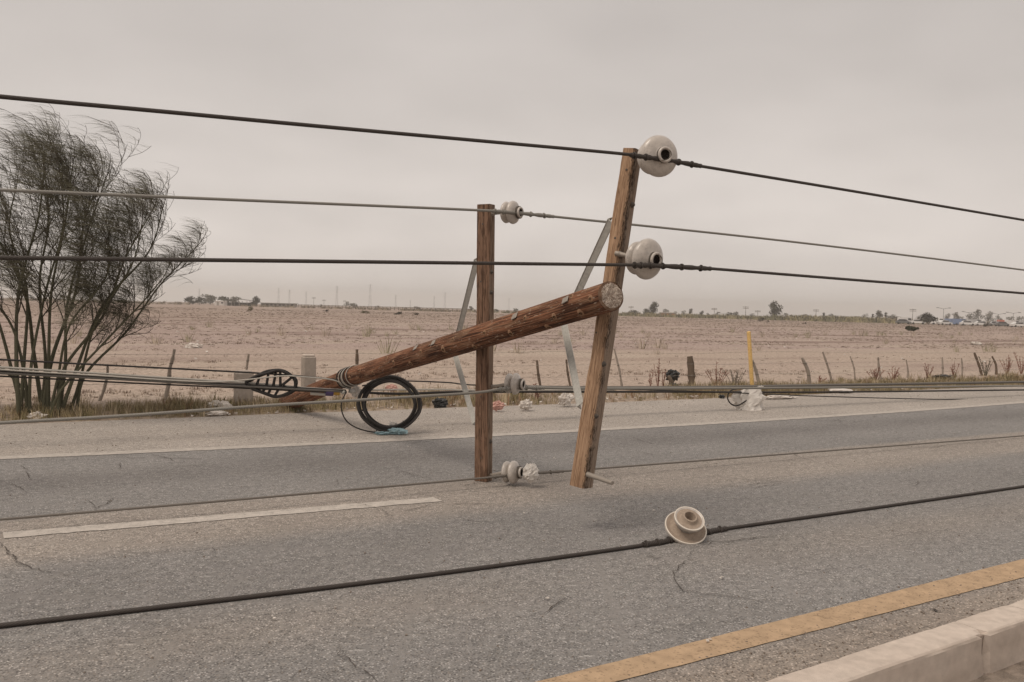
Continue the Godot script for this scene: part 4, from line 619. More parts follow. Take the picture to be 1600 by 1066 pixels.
func field_height(s: float, n: float) -> float:
	var rise := smoothstep(11.5, 12.3, n)
	var h := lerpf(-0.09, -0.005, rise)
	if n > 11.9:
		var fade := 1.0 - smoothstep(60.0, 160.0, n)
		h += 0.045 * nz.get_noise_2d(s * 26.0, n * 26.0) * smoothstep(11.9, 12.6, n) * fade
		h += 0.06 * nz2.get_noise_2d(s * 5.0, n * 5.0) * smoothstep(13.0, 20.0, n) * fade
		h += 0.05 * smoothstep(12.0, 12.8, n) * (1.0 - smoothstep(13.2, 15.0, n))
	return h

func field_colour(s: float, n: float) -> Color:
	var x := s * 1.0; var z := n
	var tan_c := Color(0.480, 0.388, 0.322)
	var mauve := Color(0.430, 0.336, 0.302)
	var old_rows := smoothstep(26.0, 33.0, n + 3.0 * nz.get_noise_2d(x * 5.0, 3.0))
	var k := clampf(old_rows * 0.75 + 0.5 * nz2.get_noise_2d(x * 1.6, z * 9.0) + 0.3 * nz.get_noise_2d(x * 8.0, z * 40.0), 0.0, 1.0)
	var col := tan_c.lerp(mauve, k)
	col = col.lerp(Color(0.28, 0.21, 0.18), (0.35 + 0.55 * old_rows) * smoothstep(0.1, 0.45, nz2.get_noise_2d(x * 3.0 + 300.0, z * 16.0)))
	col = col.lerp(Color(0.50, 0.415, 0.345), 0.75 * smoothstep(0.15, 0.45, nz.get_noise_2d(x * 7.0 + 90.0, z * 30.0)))
	var far := smoothstep(60.0, 110.0, n)
	col = col.lerp(Color(0.36, 0.28, 0.225), 0.35 * far)
	col = col.lerp(Color(0.30, 0.24, 0.18), 0.6 * smoothstep(11.8, 12.2, n) * (1.0 - smoothstep(12.9, 13.8, n)))
	return Color(col.r, col.g, col.b) / 0.50

func ground_ribbon(p: PackedVector3Array, wide: float, jag: float, y: float, taper := true, ends := 0.25) -> ArrayMesh:
	# a thin strip lying on the road, of uneven width
	var b := Bag.new()
	var fine := PackedVector3Array()
	for i in p.size() - 1:
		var k := maxi(2, int(p[i].distance_to(p[i + 1]) / 0.03))
		for j in k: fine.append(p[i].lerp(p[i + 1], float(j) / k))
	fine.append(p[p.size() - 1])
	for i in fine.size():
		var t := fine[mini(i + 1, fine.size() - 1)] - fine[maxi(i - 1, 0)]
		t.y = 0; t = t.normalized()
		var side := Vector3(-t.z, 0, t.x)
		var e := 1.0
		var f := float(i) / (fine.size() - 1)
		if taper: e = clampf(minf(f, 1.0 - f) / ends, 0.15, 1.0)
		var w := wide * e * (0.65 + 0.7 * rng.randf()) * 0.5
		var q := fine[i] + side * jag * (nz.get_noise_2d(i * 40.0, p[0].x * 700.0) + 0.5 * rng.randf_range(-1, 1)) * 1.0
		q.y = y
		b.vert(q - side * w); b.vert(q + side * w)
	for i in fine.size() - 1:
		b.quad(i * 2, i * 2 + 2, i * 2 + 3, i * 2 + 1)
	# fronts must face up
	b.smooth()
	if b.n[0].y < 0:
		for i in range(0, b.ix.size(), 3):
			var q := b.ix[i + 1]; b.ix[i + 1] = b.ix[i + 2]; b.ix[i + 2] = q
		b.smooth()
	return b.done()

func band(s0: float, s1: float, step: float, inner: Callable, outer: Callable, y: float, rag: float) -> ArrayMesh:
	# a painted line with worn edges
	var b := Bag.new()
	var k := int((s1 - s0) / step)
	for i in k + 1:
		var s := s0 + step * i
		b.vert(sn(s, inner.call(s) + rag * (nz.get_noise_2d(s * 300.0, 1.0) + 0.6 * rng.randf_range(-1, 1)), y))
		b.vert(sn(s, outer.call(s) + rag * (nz.get_noise_2d(s * 300.0, 9.0) + 0.6 * rng.randf_range(-1, 1)), y))
	for i in k:
		b.quad(i * 2, i * 2 + 1, i * 2 + 3, i * 2 + 2)
	b.smooth()
	return b.done()

func build_setting() -> void:
	# one sheet of dry ground out to the horizon
	var fs := axis(-1300.0, 1300.0, -14.0, 44.0, 0.3, 1.09)
	var fn := axis(-60.0, 1300.0, 11.4, 40.0, 0.2, 1.05)
	var field := put("field", sheet(fs, fn, field_height, field_colour), M.soil)
	tag(field, "flat dry pinkish brown field reaching to the horizon", "", "", "structure")
	# the carriageway
	var rs := axis(-60.0, 110.0, -7.0, 26.0, 0.13, 1.12)
	var rn := PackedFloat32Array()
	for i in 118: rn.append(i / 117.0)
	var road := put("road", sheet(rs, rn, func(_s, _n): return 0.0, road_colour, func(s, t): return lerpf(kerb_n(s) - 0.12, far_n(s), t)), M.asphalt)
	tag(road, "worn grey asphalt road with dusty tan shoulder", "", "", "structure")
	put("edge_line", band(-50, 90, 0.1, func(s): return edge_n(s) - 0.09, func(s): return edge_n(s) + 0.10, 0.004, 0.012), M.white_paint, road)
	put("lane_dash", band(0.16, 3.14, 0.05, func(s): return 6.33 - 0.0536 * s, func(s): return 6.49 - 0.0536 * s, 0.004, 0.012), M.dash_paint, road)
	put("yellow_line", band(-50, 90, 0.06, func(s): return 2.783 + 0.0222 * clampf(s, 0.0, 9.0), func(s): return 2.905 + 0.0397 * clampf(s, 0.0, 9.0), 0.004, 0.003), M.yellow_paint, road)
	for c in CRACKS:
		put("crack", ground_ribbon(pts(c[1]), c[0], 0.022, 0.008), M.crack, road)
	for i in 46:
		var s := rng.randf_range(-1.0, 22.0)
		var n: float = edge_n(s) - 0.15 - absf(rng.randfn(0.0, 0.5))
		if i % 4 == 0: n = rng.randf_range(3.4, 7.0)
		var p := [sn(s, n)]
		var along := rng.randf_range(-0.35, 0.35)
		for k in 4:
			along += rng.randf_range(-0.5, 0.5)
			s += rng.randf_range(0.04, 0.13); n += along * 0.08
			p.append(sn(s, n))
		put("crack", ground_ribbon(pts(p), rng.randf_range(0.004, 0.009), 0.012, 0.008), M.crack, road)
	# old shards of paint and grit lying on the road
	var chips := Bag.new()
	for p in CHIPS:
		for k in 2:
			var q: Vector3 = p + Vector3(rng.randf_range(-0.02, 0.02), 0.012, rng.randf_range(-0.02, 0.02))
			chips.box(Vector3(0.014, 0.006, 0.010) * rng.randf_range(0.6, 1.1), Transform3D(Basis.from_euler(Vector3(0.3, rng.randf() * 6.0, 0.2)), q))
	stuff("road_chips", chips.done(), M.litter, "small white chips scattered on the asphalt")
	var grit := Bag.new()
	for i in 2600:
		var s := rng.randf_range(-1.0, 12.0)
		var n := kerb_n(s) + 0.02 + 0.5 * pow(rng.randf(), 1.6)
		if i % 5 == 0: n = rng.randf_range(2.9, 8.0)
		if i % 7 == 0: n = rng.randf_range(9.6, 11.9); s = rng.randf_range(-1.0, 20.0)
		var z := rng.randf_range(0.004, 0.010) * (1.3 if n > 9.0 else 1.0)
		grit.box(Vector3(z, z * 0.7, z * 0.8), Transform3D(Basis.from_euler(Vector3(rng.randf() * 3.0, rng.randf() * 6.0, rng.randf() * 3.0)), sn(s, n, z * 0.3)))
	stuff("grit_gravel", grit.done(), std(Color(0.23, 0.19, 0.16), 1.0, 0.1), "loose grit lying along the kerb and on the asphalt")
	# the kerb: cast lengths with broken joints
	var joints := [-30.0, -9.0, -6.3, -3.3, -0.4, 2.3, 3.86, 4.33, 6.9, 9.8, 12.7, 40.0]
	var kerb := Node3D.new(); kerb.name = "kerb"; add_child(kerb, true)
	tag(kerb, "pale concrete kerb with cracked joints along the median", "", "", "structure")
	for i in joints.size() - 1:
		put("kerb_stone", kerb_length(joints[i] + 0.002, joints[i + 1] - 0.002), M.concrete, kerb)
	var med := put("median_soil", sheet(axis(-40.0, 60.0, -3.0, 9.0, 0.12, 1.3), PackedFloat32Array([-12.0, -6.0, -2.0, 0.0, 0.6, 1.0, 1.3, 1.5, 1.7, 1.85, 1.95, 2.05, 2.2, 2.3]), func(s, n): return -0.062 + 0.03 * nz.get_noise_2d(s * 40.0, n * 40.0), func(s, n): return Color(0.26, 0.215, 0.18) / 0.50, func(s, n): return n + (kerb_n(s) - 2.3 if n > 1.4 else 0.0)), M.soil)
	tag(med, "bare brown soil of the median beside the kerb", "", "", "structure")

func kerb_length(s0: float, s1: float) -> ArrayMesh:
	# profile from the road side over the top to the median side, edges knocked about
	var b := Bag.new()
	var step := 0.035 if s0 > -1.0 and s1 < 13.0 else 0.5
	var k := maxi(2, int((s1 - s0) / step))
	var prof := [Vector2(0.005, -0.1), Vector2(0.005, 0.0), Vector2(0.0, 0.10), Vector2(-0.003, 0.116), Vector2(-0.012, 0.121), Vector2(-0.06, 0.122), Vector2(-0.12, 0.121), Vector2(-0.155, 0.119), Vector2(-0.163, 0.112), Vector2(-0.165, 0.10), Vector2(-0.167, 0.03), Vector2(-0.17, -0.03), Vector2(-0.172, -0.12)]
	for i in k + 1:
		var s := lerpf(s0, s1, float(i) / k)
		var near_end := exp(-minf(s - s0, s1 - s) / 0.05)
		for j in prof.size():
			var q: Vector2 = prof[j]
			var edge := 1.0 if j in [3, 4, 7, 8] else 0.35
			var chip := maxf(0.0, nz.get_noise_2d(s * 220.0, 40.0 + (0.0 if j < 6 else 200.0)) - 0.12) * 0.022 * edge
			chip += near_end * 0.006 * rng.randf() * edge
			if j >= 7: chip += 0.035 * rng.randf() * maxf(exp(-pow((s - 3.86) / 0.035, 2.0)), 0.5 * exp(-pow((s - 4.33) / 0.02, 2.0)))
			var rough := 0.0012 * nz.get_noise_2d(s * 350.0, j * 60.0)
			var grime_shade := clampf(0.5 + 1.6 * nz.get_noise_2d(s * 130.0, j * 25.0 + 500.0), 0.0, 1.0) * (0.30 if j >= 8 else 0.10)  # patchy stains, painted stronger on the median face to deepen its shade
			b.tint = Color.WHITE.lerp(Color(0.42, 0.36, 0.31), grime_shade)
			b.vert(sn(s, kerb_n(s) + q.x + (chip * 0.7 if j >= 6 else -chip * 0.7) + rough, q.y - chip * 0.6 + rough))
	var w := prof.size()
	for i in k:
		for j in w - 1:
			var q := i * w + j
			b.quad(q, q + 1, q + w + 1, q + w)
	for e in 2:
		var i := 0 if e == 0 else k
		var mid := b.vert(sn(lerpf(s0, s1, float(e)), kerb_n(s0 if e == 0 else s1) - 0.08, 0.0))
		for j in w - 1:
			if e == 0: b.tri(mid, i * w + j + 1, i * w + j)
			else: b.tri(mid, i * w + j, i * w + j + 1)
	b.smooth()
	var down := b.n[5].y < 0
	if down:
		for i in range(0, b.ix.size(), 3):
			var q := b.ix[i + 1]; b.ix[i + 1] = b.ix[i + 2]; b.ix[i + 2] = q
	b.flat()
	return b.done()

# ---------- timber, pole ----------
func timber(top: Vector3, bot: Vector3, rn: Vector3, a: float, bb: float, sd: int) -> ArrayMesh:
	var ax := (bot - top).normalized()
	rn = (rn - ax * rn.dot(ax)).normalized()
	var l := ax.cross(rn)
	if l.z < 0: l = -l
	var len := top.distance_to(bot)
	var b := Bag.new()
	var rings := int(len / 0.02)
	var per := 6
	var cs := [Vector2(-a / 2, bb / 2), Vector2(a / 2, bb / 2), Vector2(a / 2, -bb / 2), Vector2(-a / 2, -bb / 2)]
	var ring := []
	for f in 4:
		for j in per:
			var t := float(j) / per
			var p: Vector2 = cs[f].lerp(cs[(f + 1) % 4], t)
			if j == 0: p *= 1.0 - 0.05
			ring.append([p, (f + t) / 4.0])
	ring.append([ring[0][0], 1.0])
	var w := ring.size()
	for i in rings + 1:
		var v := float(i) / rings
		for j in w:
			var p: Vector2 = ring[j][0]
			var jj := j % (w - 1)
			var ang := p.angle()
			var d := 0.0022 * nz.get_noise_3d(cos(ang) * 60.0 + sd, sin(ang) * 60.0, v * len * 60.0)
			if jj % per == 0:
				d -= 0.012 * maxf(0.0, nz.get_noise_2d(v * len * 130.0, jj * 33.0 + sd) - 0.1)
			var q := p * (1.0 + d / p.length()) * (lerpf(0.93, 1.12, v) if sd == 3 else 1.0)
			b.vert(top + ax * (len * v) + rn * q.x + l * q.y, Vector3.UP, Vector2(ring[j][1], v))
	for i in rings:
		for j in w - 1:
			var q := i * w + j
			b.quad(q, q + w, q + w + 1, q + 1)
	b.smooth()
	# outside or inside out?
	var mid_i := (rings / 2) * w + 3
	if b.n[mid_i].dot(l) < 0:
		for i in range(0, b.ix.size(), 3):
			var q := b.ix[i + 1]; b.ix[i + 1] = b.ix[i + 2]; b.ix[i + 2] = q
		b.smooth()
	# crisp corners: faces get their own normals where the corner is not between them
	for i in rings + 1:
		for j in w:
			var jj := j % (w - 1)
			if jj % per != 0:
				var f := jj / per
				var nn: Vector3 = [l, rn, -l, -rn][f]
				var q := i * w + j
				b.n[q] = (b.n[q] * 0.4 + nn * 0.6).normalized()
	for e in 2:
		var at0 := top if e == 0 else bot
		var nn := -ax if e == 0 else ax
		var mid := b.vert(at0, nn, Vector2(0.7, 0.5))
		var first := b.v.size()
		var r0 := 0 if e == 0 else rings * w
		for j in w: b.vert(b.v[r0 + j], nn, Vector2(0.6 + 0.1 * ring[j][1], 0.4))
		for j in w - 1:
			var x := b.v[first + j] - at0; var y := b.v[first + j + 1] - at0
			if y.cross(x).dot(nn) > 0: b.tri(mid, first + j, first + j + 1)
			else: b.tri(mid, first + j + 1, first + j)
	return b.done()

func flat_bar(a: Vector3, c: Vector3, wide: float, thick: float, face: Vector3) -> ArrayMesh:
	# galvanised angle iron: two thin legs at a right angle
	var b := Bag.new()
	var y := (c - a).normalized()
	var f := (face - y * face.dot(y)).normalized()
	var x := y.cross(f)
	var len := a.distance_to(c)
	b.box(Vector3(wide, len, thick), Transform3D(Basis(x, y, f), (a + c) / 2), 0.002)
	b.box(Vector3(thick, len, wide * 0.8), Transform3D(Basis(x, y, f), (a + c) / 2 + x * (wide * 0.5 + thick * 0.5) - f * (wide * 0.4 - thick)), 0.002)
	return b.done()

func stick(a: Vector3, c: Vector3, r0: float, r1: float, sides := 8) -> ArrayMesh:
	var b := Bag.new()
	b.tube(pts([a, a.lerp(c, 0.5), c]), PackedFloat32Array([r0, (r0 + r1) / 2, r1]), sides)
	return b.done()

func bolt(at: Vector3, out: Vector3) -> ArrayMesh:
	var b := Bag.new()
	b.lathe([Vector2(0.0, -0.002), Vector2(0.02, -0.002), Vector2(0.02, 0.004), Vector2(0.011, 0.006), Vector2(0.011, 0.016), Vector2(0.0, 0.018)], 10, Transform3D(frame(out), at))
	b.smooth()
	return b.done()

func pole_section(a: Vector3, c: Vector3, r0: float, r1: float, sd: int, ragged: bool) -> ArrayMesh:
	var b := Bag.new()
	var d := (c - a).normalized()
	var len := a.distance_to(c)
	var e1 := (Vector3.UP - d * d.y).normalized()
	var e2 := d.cross(e1)
	var rings := int(len / 0.04); var sides := 40
	for i in rings + 1:
		var v := float(i) / rings
		for j in sides + 1:
			var an := TAU * j / sides
			var dir := e1 * cos(an) + e2 * sin(an)
			var r := lerpf(r0, r1, v) * (1.0 + 0.06 * nz.get_noise_3d(cos(an) * 30.0 + sd, sin(an) * 30.0, v * len * 22.0)) + 0.0018 * nz2.get_noise_3d(cos(an) * 400.0, sin(an) * 400.0 + sd, v * len * 30.0)
			var slip := 0.0
			if ragged and i == rings: slip = 0.10 * nz.get_noise_2d(an * 90.0, 5.0)
			b.vert(a + d * (len * v + slip) + dir * r, dir, Vector2(float(j) / sides, v * len / 5.0))
	var w := sides + 1
	for i in rings:
		for j in sides:
			var q := i * w + j
			b.quad(q, q + 1, q + w + 1, q + w)
	var keep := b.n.duplicate()
	b.smooth()
	if b.n[w * 3 + 2].dot(keep[w * 3 + 2]) < 0:
		for i in range(0, b.ix.size(), 3):
			var q := b.ix[i + 1]; b.ix[i + 1] = b.ix[i + 2]; b.ix[i + 2] = q
		b.smooth()
	var far_mid := b.vert(c, d, Vector2(0.5, 0.1))
	for j in sides:
		var x := b.v[rings * w + j] - c; var y := b.v[rings * w + j + 1] - c
		if y.cross(x).dot(d) > 0: b.tri(far_mid, rings * w + j, rings * w + j + 1)
		else: b.tri(far_mid, rings * w + j + 1, rings * w + j)
	return b.done()

func disc(at: Vector3, out: Vector3, r: float, dome: float, segs := 40, noise := 0.0) -> ArrayMesh:
	var b := Bag.new()
	var f := frame(out, Vector3.UP)
	var rings := 8
	var mid := b.vert(at + out.normalized() * dome, out, Vector2(0.5, 0.5))
	for i in range(1, rings + 1):
		var q := float(i) / rings
		for j in segs:
			var an := TAU * j / segs
			var p := Vector2(cos(an), sin(an)) * q
			var lift := dome * (1.0 - pow(q, 4.0)) + noise * nz.get_noise_2d(p.x * 160.0, p.y * 160.0)
			b.vert(at + f.x * p.x * r + f.z * p.y * r + f.y * lift, out, Vector2(0.5 + 0.5 * p.x, 0.5 + 0.5 * p.y))
	for j in segs: b.tri(mid, 1 + j, 1 + (j + 1) % segs)
	for i in rings - 1:
		for j in segs:
			var a := 1 + i * segs + j; var c := 1 + i * segs + (j + 1) % segs
			b.quad(a, a + segs, c + segs, c)
	b.smooth()
	if b.n[0].dot(out) < 0:
		for i in range(0, b.ix.size(), 3):
			var q := b.ix[i + 1]; b.ix[i + 1] = b.ix[i + 2]; b.ix[i + 2] = q
		b.smooth()
	return b.done()

func ring_tube(centre: Vector3, ax: Vector3, r: float, tr: float, segs := 28, sides := 6) -> ArrayMesh:
	var f := frame(ax)
	var p := PackedVector3Array()
	for i in segs + 1:
		var an := TAU * i / segs
		p.append(centre + f.x * cos(an) * r + f.z * sin(an) * r)
	var b := Bag.new()
	b.line(p, tr, sides)
	return b.done()

func build_pole() -> void:
	var o := thing("utility_pole", "reddish brown wooden utility pole toppled across the verge with its top raised", "utility pole", BASE)
	var q := -BASE
	put("shaft", pole_section(TIP + q, BRK + q, 0.097, 0.106, 11, true), M.pole, o)
	put("stub", pole_section(BASE + q + (BASE - BRK).normalized() * 0.25, BRK + q + (BRK - BASE).normalized() * 0.06, 0.118, 0.100, 17, true), M.pole, o)
	var d := (TIP - BRK).normalized()
	put("end_face", disc(TIP + q + d * 0.002, d, 0.0955, 0.010, 40, 0.012), M.end_grain, o)
	# what faces the road side
	var side := (Vector3(-0.33, -0.11, 0.20) - d * Vector3(-0.33, -0.11, 0.20).dot(d)).normalized()
	var up := d.cross(side)
	if up.y < 0: up = -up
	for k in KNOTS:
		var an: float = k[1]
		var out := side * cos(an) + up * sin(an)
		var at := BRK.lerp(TIP, k[0]) + q + out * lerpf(0.106, 0.097, k[0])
		var kn := put("knot", disc(at - out * 0.004, (out + d * 0.25).normalized(), 0.025 * k[2], 0.010, 16, 0.008), M.knot, o)
		put("knot_core", disc(at + out * 0.0035, (out + d * 0.25).normalized(), 0.013 * k[2], 0.004, 10, 0.003), M.knot_core, kn)
	for k in [[0.80, 0.75, 0.05], [0.93, 0.7, 0.045], [0.52, 0.8, 0.05], [0.44, 0.9, 0.05]]:
		var an: float = k[1]
		var out := side * cos(an) + up * sin(an)
		var at := BRK.lerp(TIP, k[0]) + q + out * 0.106
		var b := Bag.new()
		b.box(Vector3(k[2], 0.07, 0.006), Transform3D(Basis(d.cross(out), d, out) * Basis(Vector3.BACK, 0.15), at), 0.002)
		put("metal_plate", b.done(), M.pin, o)
	# wire bound round the break
	for i in 9:
		var t := -0.02 + 0.05 * i + rng.randf_range(-0.012, 0.012)
		var c := BRK + q + d * t
		var tilt := (d + Vector3(rng.randf_range(-0.25, 0.25), rng.randf_range(-0.2, 0.2), 0)).normalized()
		put("binding_wire", ring_tube(c, tilt, 0.114 + rng.randf() * 0.006, 0.0045 if i % 3 else 0.007), M.pale_cable if i % 3 else M.black_cable, o)

const KNOTS := [[0.985, 0.25, 1.0], [0.955, -0.5, 1.2], [0.94, 0.9, 0.8], [0.90, -0.2, 1.1], [0.87, -0.9, 1.3], [0.83, 0.35, 0.9], [0.78, -0.45, 1.2], [0.71, 0.2, 1.0], [0.66, -0.7, 1.2], [0.6, 0.5, 0.9], [0.56, -0.1, 1.3], [0.47, 0.3, 1.0], [0.41, -0.5, 1.2], [0.34, 0.1, 1.1], [0.3, 0.8, 0.9], [0.22, -0.3, 1.2], [0.15, 0.4, 1.0], [0.08, -0.1, 1.2]]

func build_arms() -> void:
	# the arm by the pole top hangs clear of the road, the other stands on it
	var o := thing("crossarm", "pale splintered timber crossarm behind the sawn pole top, hanging askew above the road", "crossarm", FA_BOT)
	var q := -FA_BOT
	var rn := Vector3(0.80, 0.0, 0.60).normalized()
	put("timber", timber(FA_TOP + q, FA_BOT + q, rn, 0.104, 0.112, 3), M.arm_near, o)
	var l := Vector3(-0.57, 0.05, 0.82).normalized()
	for b in FA_BRACES: put("brace", flat_bar(b[0] + q, b[1] + q, b[2], 0.006, l), M.zinc, o)
	for p in FA_PINS:
		var dir: Vector3 = (p[1] - p[0]).normalized()
		put("pin_washer", bolt(p[0] + q, dir), M.pin, o)
		put("pin", stick(p[0] + q - dir * 0.03, p[1] + q, p[2], p[2] * 0.72, 12), M.pin, o)
	for b in FA_BOLTS: put("bolt", bolt(b + q, rn), M.iron, o)
	for b in FA_HOLES: put("bolt_hole", disc(b + q, l, 0.008, 0.001, 10), M.iron, o)
	var o2 := thing("crossarm", "darker reddish timber crossarm standing upright with its foot on the road", "crossarm", LA_BOT)
	q = -LA_BOT
	rn = Vector3(0.89, 0.0, 0.45).normalized()
	put("timber", timber(LA_TOP + q, LA_BOT + q, rn, 0.130, 0.098, 9), M.arm_far, o2)
	l = Vector3(-0.45, 0.0, 0.89).normalized()
	for b in LA_BRACES: put("brace", flat_bar(b[0] + q, b[1] + q, b[2], 0.006, l), M.zinc, o2)
	for p in LA_PINS:
		var dir: Vector3 = (p[1] - p[0]).normalized()
		put("pin_washer", bolt(p[0] + q, dir), M.pin, o2)
		put("pin", stick(p[0] + q - dir * 0.03, p[1] + q, p[2], p[2] * 0.8, 12), M.pin, o2)
	for b in LA_BOLTS: put("bolt", bolt(b + q, rn), M.iron, o2)
	for b in LA_HOLES: put("bolt_hole", disc(b + q, l, 0.008, 0.001, 10), M.iron, o2)

# ---------- insulators ----------
func insulator(label: String, at: Vector3, head: Vector3, r: float, big: bool, dusty_under := false) -> Node3D:
	# y runs from the pin towards the head; "at" is the middle of the widest shed
	var o := thing("pin_insulator", label, "insulator", at, "porcelain insulators of the fallen line")
	o.basis = frame(head, Vector3(0.2, 1.0, 0.1)) * r
	if big:
		var b := Bag.new()
		b.lathe([Vector2(0.0, -0.40), Vector2(0.22, -0.42), Vector2(0.245, -0.86), Vector2(0.265, -0.89), Vector2(0.32, -0.89), Vector2(0.345, -0.86), Vector2(0.37, -0.74), Vector2(0.46, -0.69), Vector2(0.60, -0.68)], 48)
		b.smooth(); put("pin_socket", b.done(), M.porcelain_dust if dusty_under else M.porcelain, o)
		b = Bag.new()
		b.lathe([Vector2(0.60, -0.68), Vector2(0.665, -0.72), Vector2(0.70, -0.715), Vector2(0.72, -0.68), Vector2(0.71, -0.61), Vector2(0.66, -0.50), Vector2(0.53, -0.42), Vector2(0.44, -0.35), Vector2(0.42, -0.22), Vector2(0.46, -0.12)], 48)
		b.smooth(); var ls := put("lower_shed", b.done(), M.porcelain, o)
		if not dusty_under: ls.scale = Vector3(1.13, 1.0, 1.13)
		put("shed_rim", ring_tube(Vector3(0, -0.705, 0), Vector3.UP, 0.69, 0.028, 48, 8), M.glaze_rim if dusty_under else M.porcelain, ls)
		b = Bag.new()
		b.lathe([Vector2(0.46, -0.20), Vector2(0.52, -0.14), Vector2(0.66, -0.10), Vector2(0.72, -0.02), Vector2(0.80, -0.05), Vector2(0.93, -0.09)], 56)
		b.smooth(); put("shed_underside", b.done(), M.porcelain_dust if dusty_under else M.porcelain, o)
		b = Bag.new()
		b.lathe([Vector2(0.93, -0.09), Vector2(0.965, -0.10), Vector2(0.995, -0.08), Vector2(1.0, -0.02), Vector2(0.985, 0.06), Vector2(0.93, 0.15), Vector2(0.82, 0.235), Vector2(0.66, 0.295), Vector2(0.50, 0.325), Vector2(0.40, 0.35), Vector2(0.375, 0.38)], 56)
		b.smooth(); var us := put("upper_shed", b.done(), M.porcelain, o)
		put("shed_rim", ring_tube(Vector3(0, -0.085, 0), Vector3.UP, 0.962, 0.03, 56, 8), M.glaze_rim if dusty_under else M.porcelain, us)
		b = Bag.new()
		b.lathe([Vector2(0.375, 0.37), Vector2(0.33, 0.40), Vector2(0.32, 0.46), Vector2(0.345, 0.50), Vector2(0.385, 0.53), Vector2(0.385, 0.60), Vector2(0.34, 0.635), Vector2(0.28, 0.63), Vector2(0.25, 0.56), Vector2(0.23, 0.44), Vector2(0.0, 0.42)], 40)
		b.smooth(); var hd := put("head", b.done(), M.porcelain, o)
		if not dusty_under:
			# the wire saddle: dark hollow with a broken collar
			put("head_hollow", disc(Vector3(0, 0.57, 0), Vector3.UP, 0.235, -0.03, 20, 0.05), M.hollow, hd)
			for k in 3: put("tie_wire", ring_tube(Vector3(0, 0.42 + 0.045 * k, 0), Vector3(0.06 * (k - 1), 1, 0.04), 0.365, 0.028, 28, 6), M.iron, o)
			put("tie_wire", ring_tube(Vector3(0.05, 0.56, 0), Vector3(0.5, 0.6, 0.3), 0.33, 0.02, 28, 6), M.iron, o)
	else:
		var b := Bag.new()
		b.lathe([Vector2(0.16, -0.45), Vector2(0.17, -0.82), Vector2(0.30, -0.86), Vector2(0.70, -0.86), Vector2(0.86, -0.82), Vector2(0.93, -0.72), Vector2(0.90, -0.58), Vector2(0.74, -0.44), Vector2(0.54, -0.36), Vector2(0.50, -0.28)], 40)
		b.smooth(); put("lower_shed", b.done(), M.porcelain, o)
		b = Bag.new()
		b.lathe([Vector2(0.50, -0.28), Vector2(0.66, -0.26), Vector2(0.90, -0.20), Vector2(0.98, -0.12), Vector2(1.0, 0.0), Vector2(0.94, 0.14), Vector2(0.76, 0.26), Vector2(0.56, 0.32), Vector2(0.46, 0.36), Vector2(0.43, 0.42)], 40)
		b.smooth(); put("upper_shed", b.done(), M.porcelain, o)
		b = Bag.new()
		b.lathe([Vector2(0.43, 0.42), Vector2(0.40, 0.48), Vector2(0.40, 0.56), Vector2(0.47, 0.62), Vector2(0.48, 0.74), Vector2(0.42, 0.80), Vector2(0.34, 0.78), Vector2(0.30, 0.66), Vector2(0.0, 0.62)], 32)
		b.smooth(); put("head", b.done(), M.porcelain, o)
		put("head_hollow", disc(Vector3(0, 0.72, 0), Vector3.UP, 0.33, -0.03, 16, 0.02), M.hollow, o)
		for k in 3: put("tie_wire", ring_tube(Vector3(0, 0.46 + 0.08 * k, 0), Vector3(0.08 * (k - 1), 1, 0.05), 0.50, 0.05, 28, 6), M.iron, o)
	return o

# ---------- wires ----------
func wire(called: String, label: String, category: String, p: Array, r: float, mat: Material, group := "", sub := 8, sides := 7) -> MeshInstance3D:
	var b := Bag.new()
	b.line(spline(p, sub), r, sides)
	var o := put(called, b.done(), mat)
	tag(o, label, category, group)
	return o

func splice(o: Node, p: Array, r: float, mat: Material, bumps: int) -> void:
	# wraps of tie wire wound round the conductor, lumpy where the turns end
	var c := spline(p, 12)
	var rr := PackedFloat32Array()
	for i in c.size(): rr.append(r * (1.0 + 0.18 * sin(i * 2.1) + 0.15 * rng.randf()))
	var b := Bag.new()
	b.tube(c, rr, 8)
	put("wire_wrap", b.done(), mat, o)
	for k in bumps:
		var i := int((k + 0.5) / bumps * (c.size() - 2))
		var t := (c[i + 1] - c[i]).normalized()
		put("wrap_turn", ring_tube(c[i], (t + Vector3(rng.randf_range(-0.3, 0.3), rng.randf_range(-0.3, 0.3), 0)).normalized(), r * 1.25, r * 0.45, 12, 5), mat, o)

func build_wires() -> void:
	for w in WIRES:
		var o := wire(w[0], w[1], w[2], w[3], w[4], M[w[5]], w[6])
		for sp in w[7]: splice(o, sp[0], w[4] * sp[1], M[w[5]], sp[2])

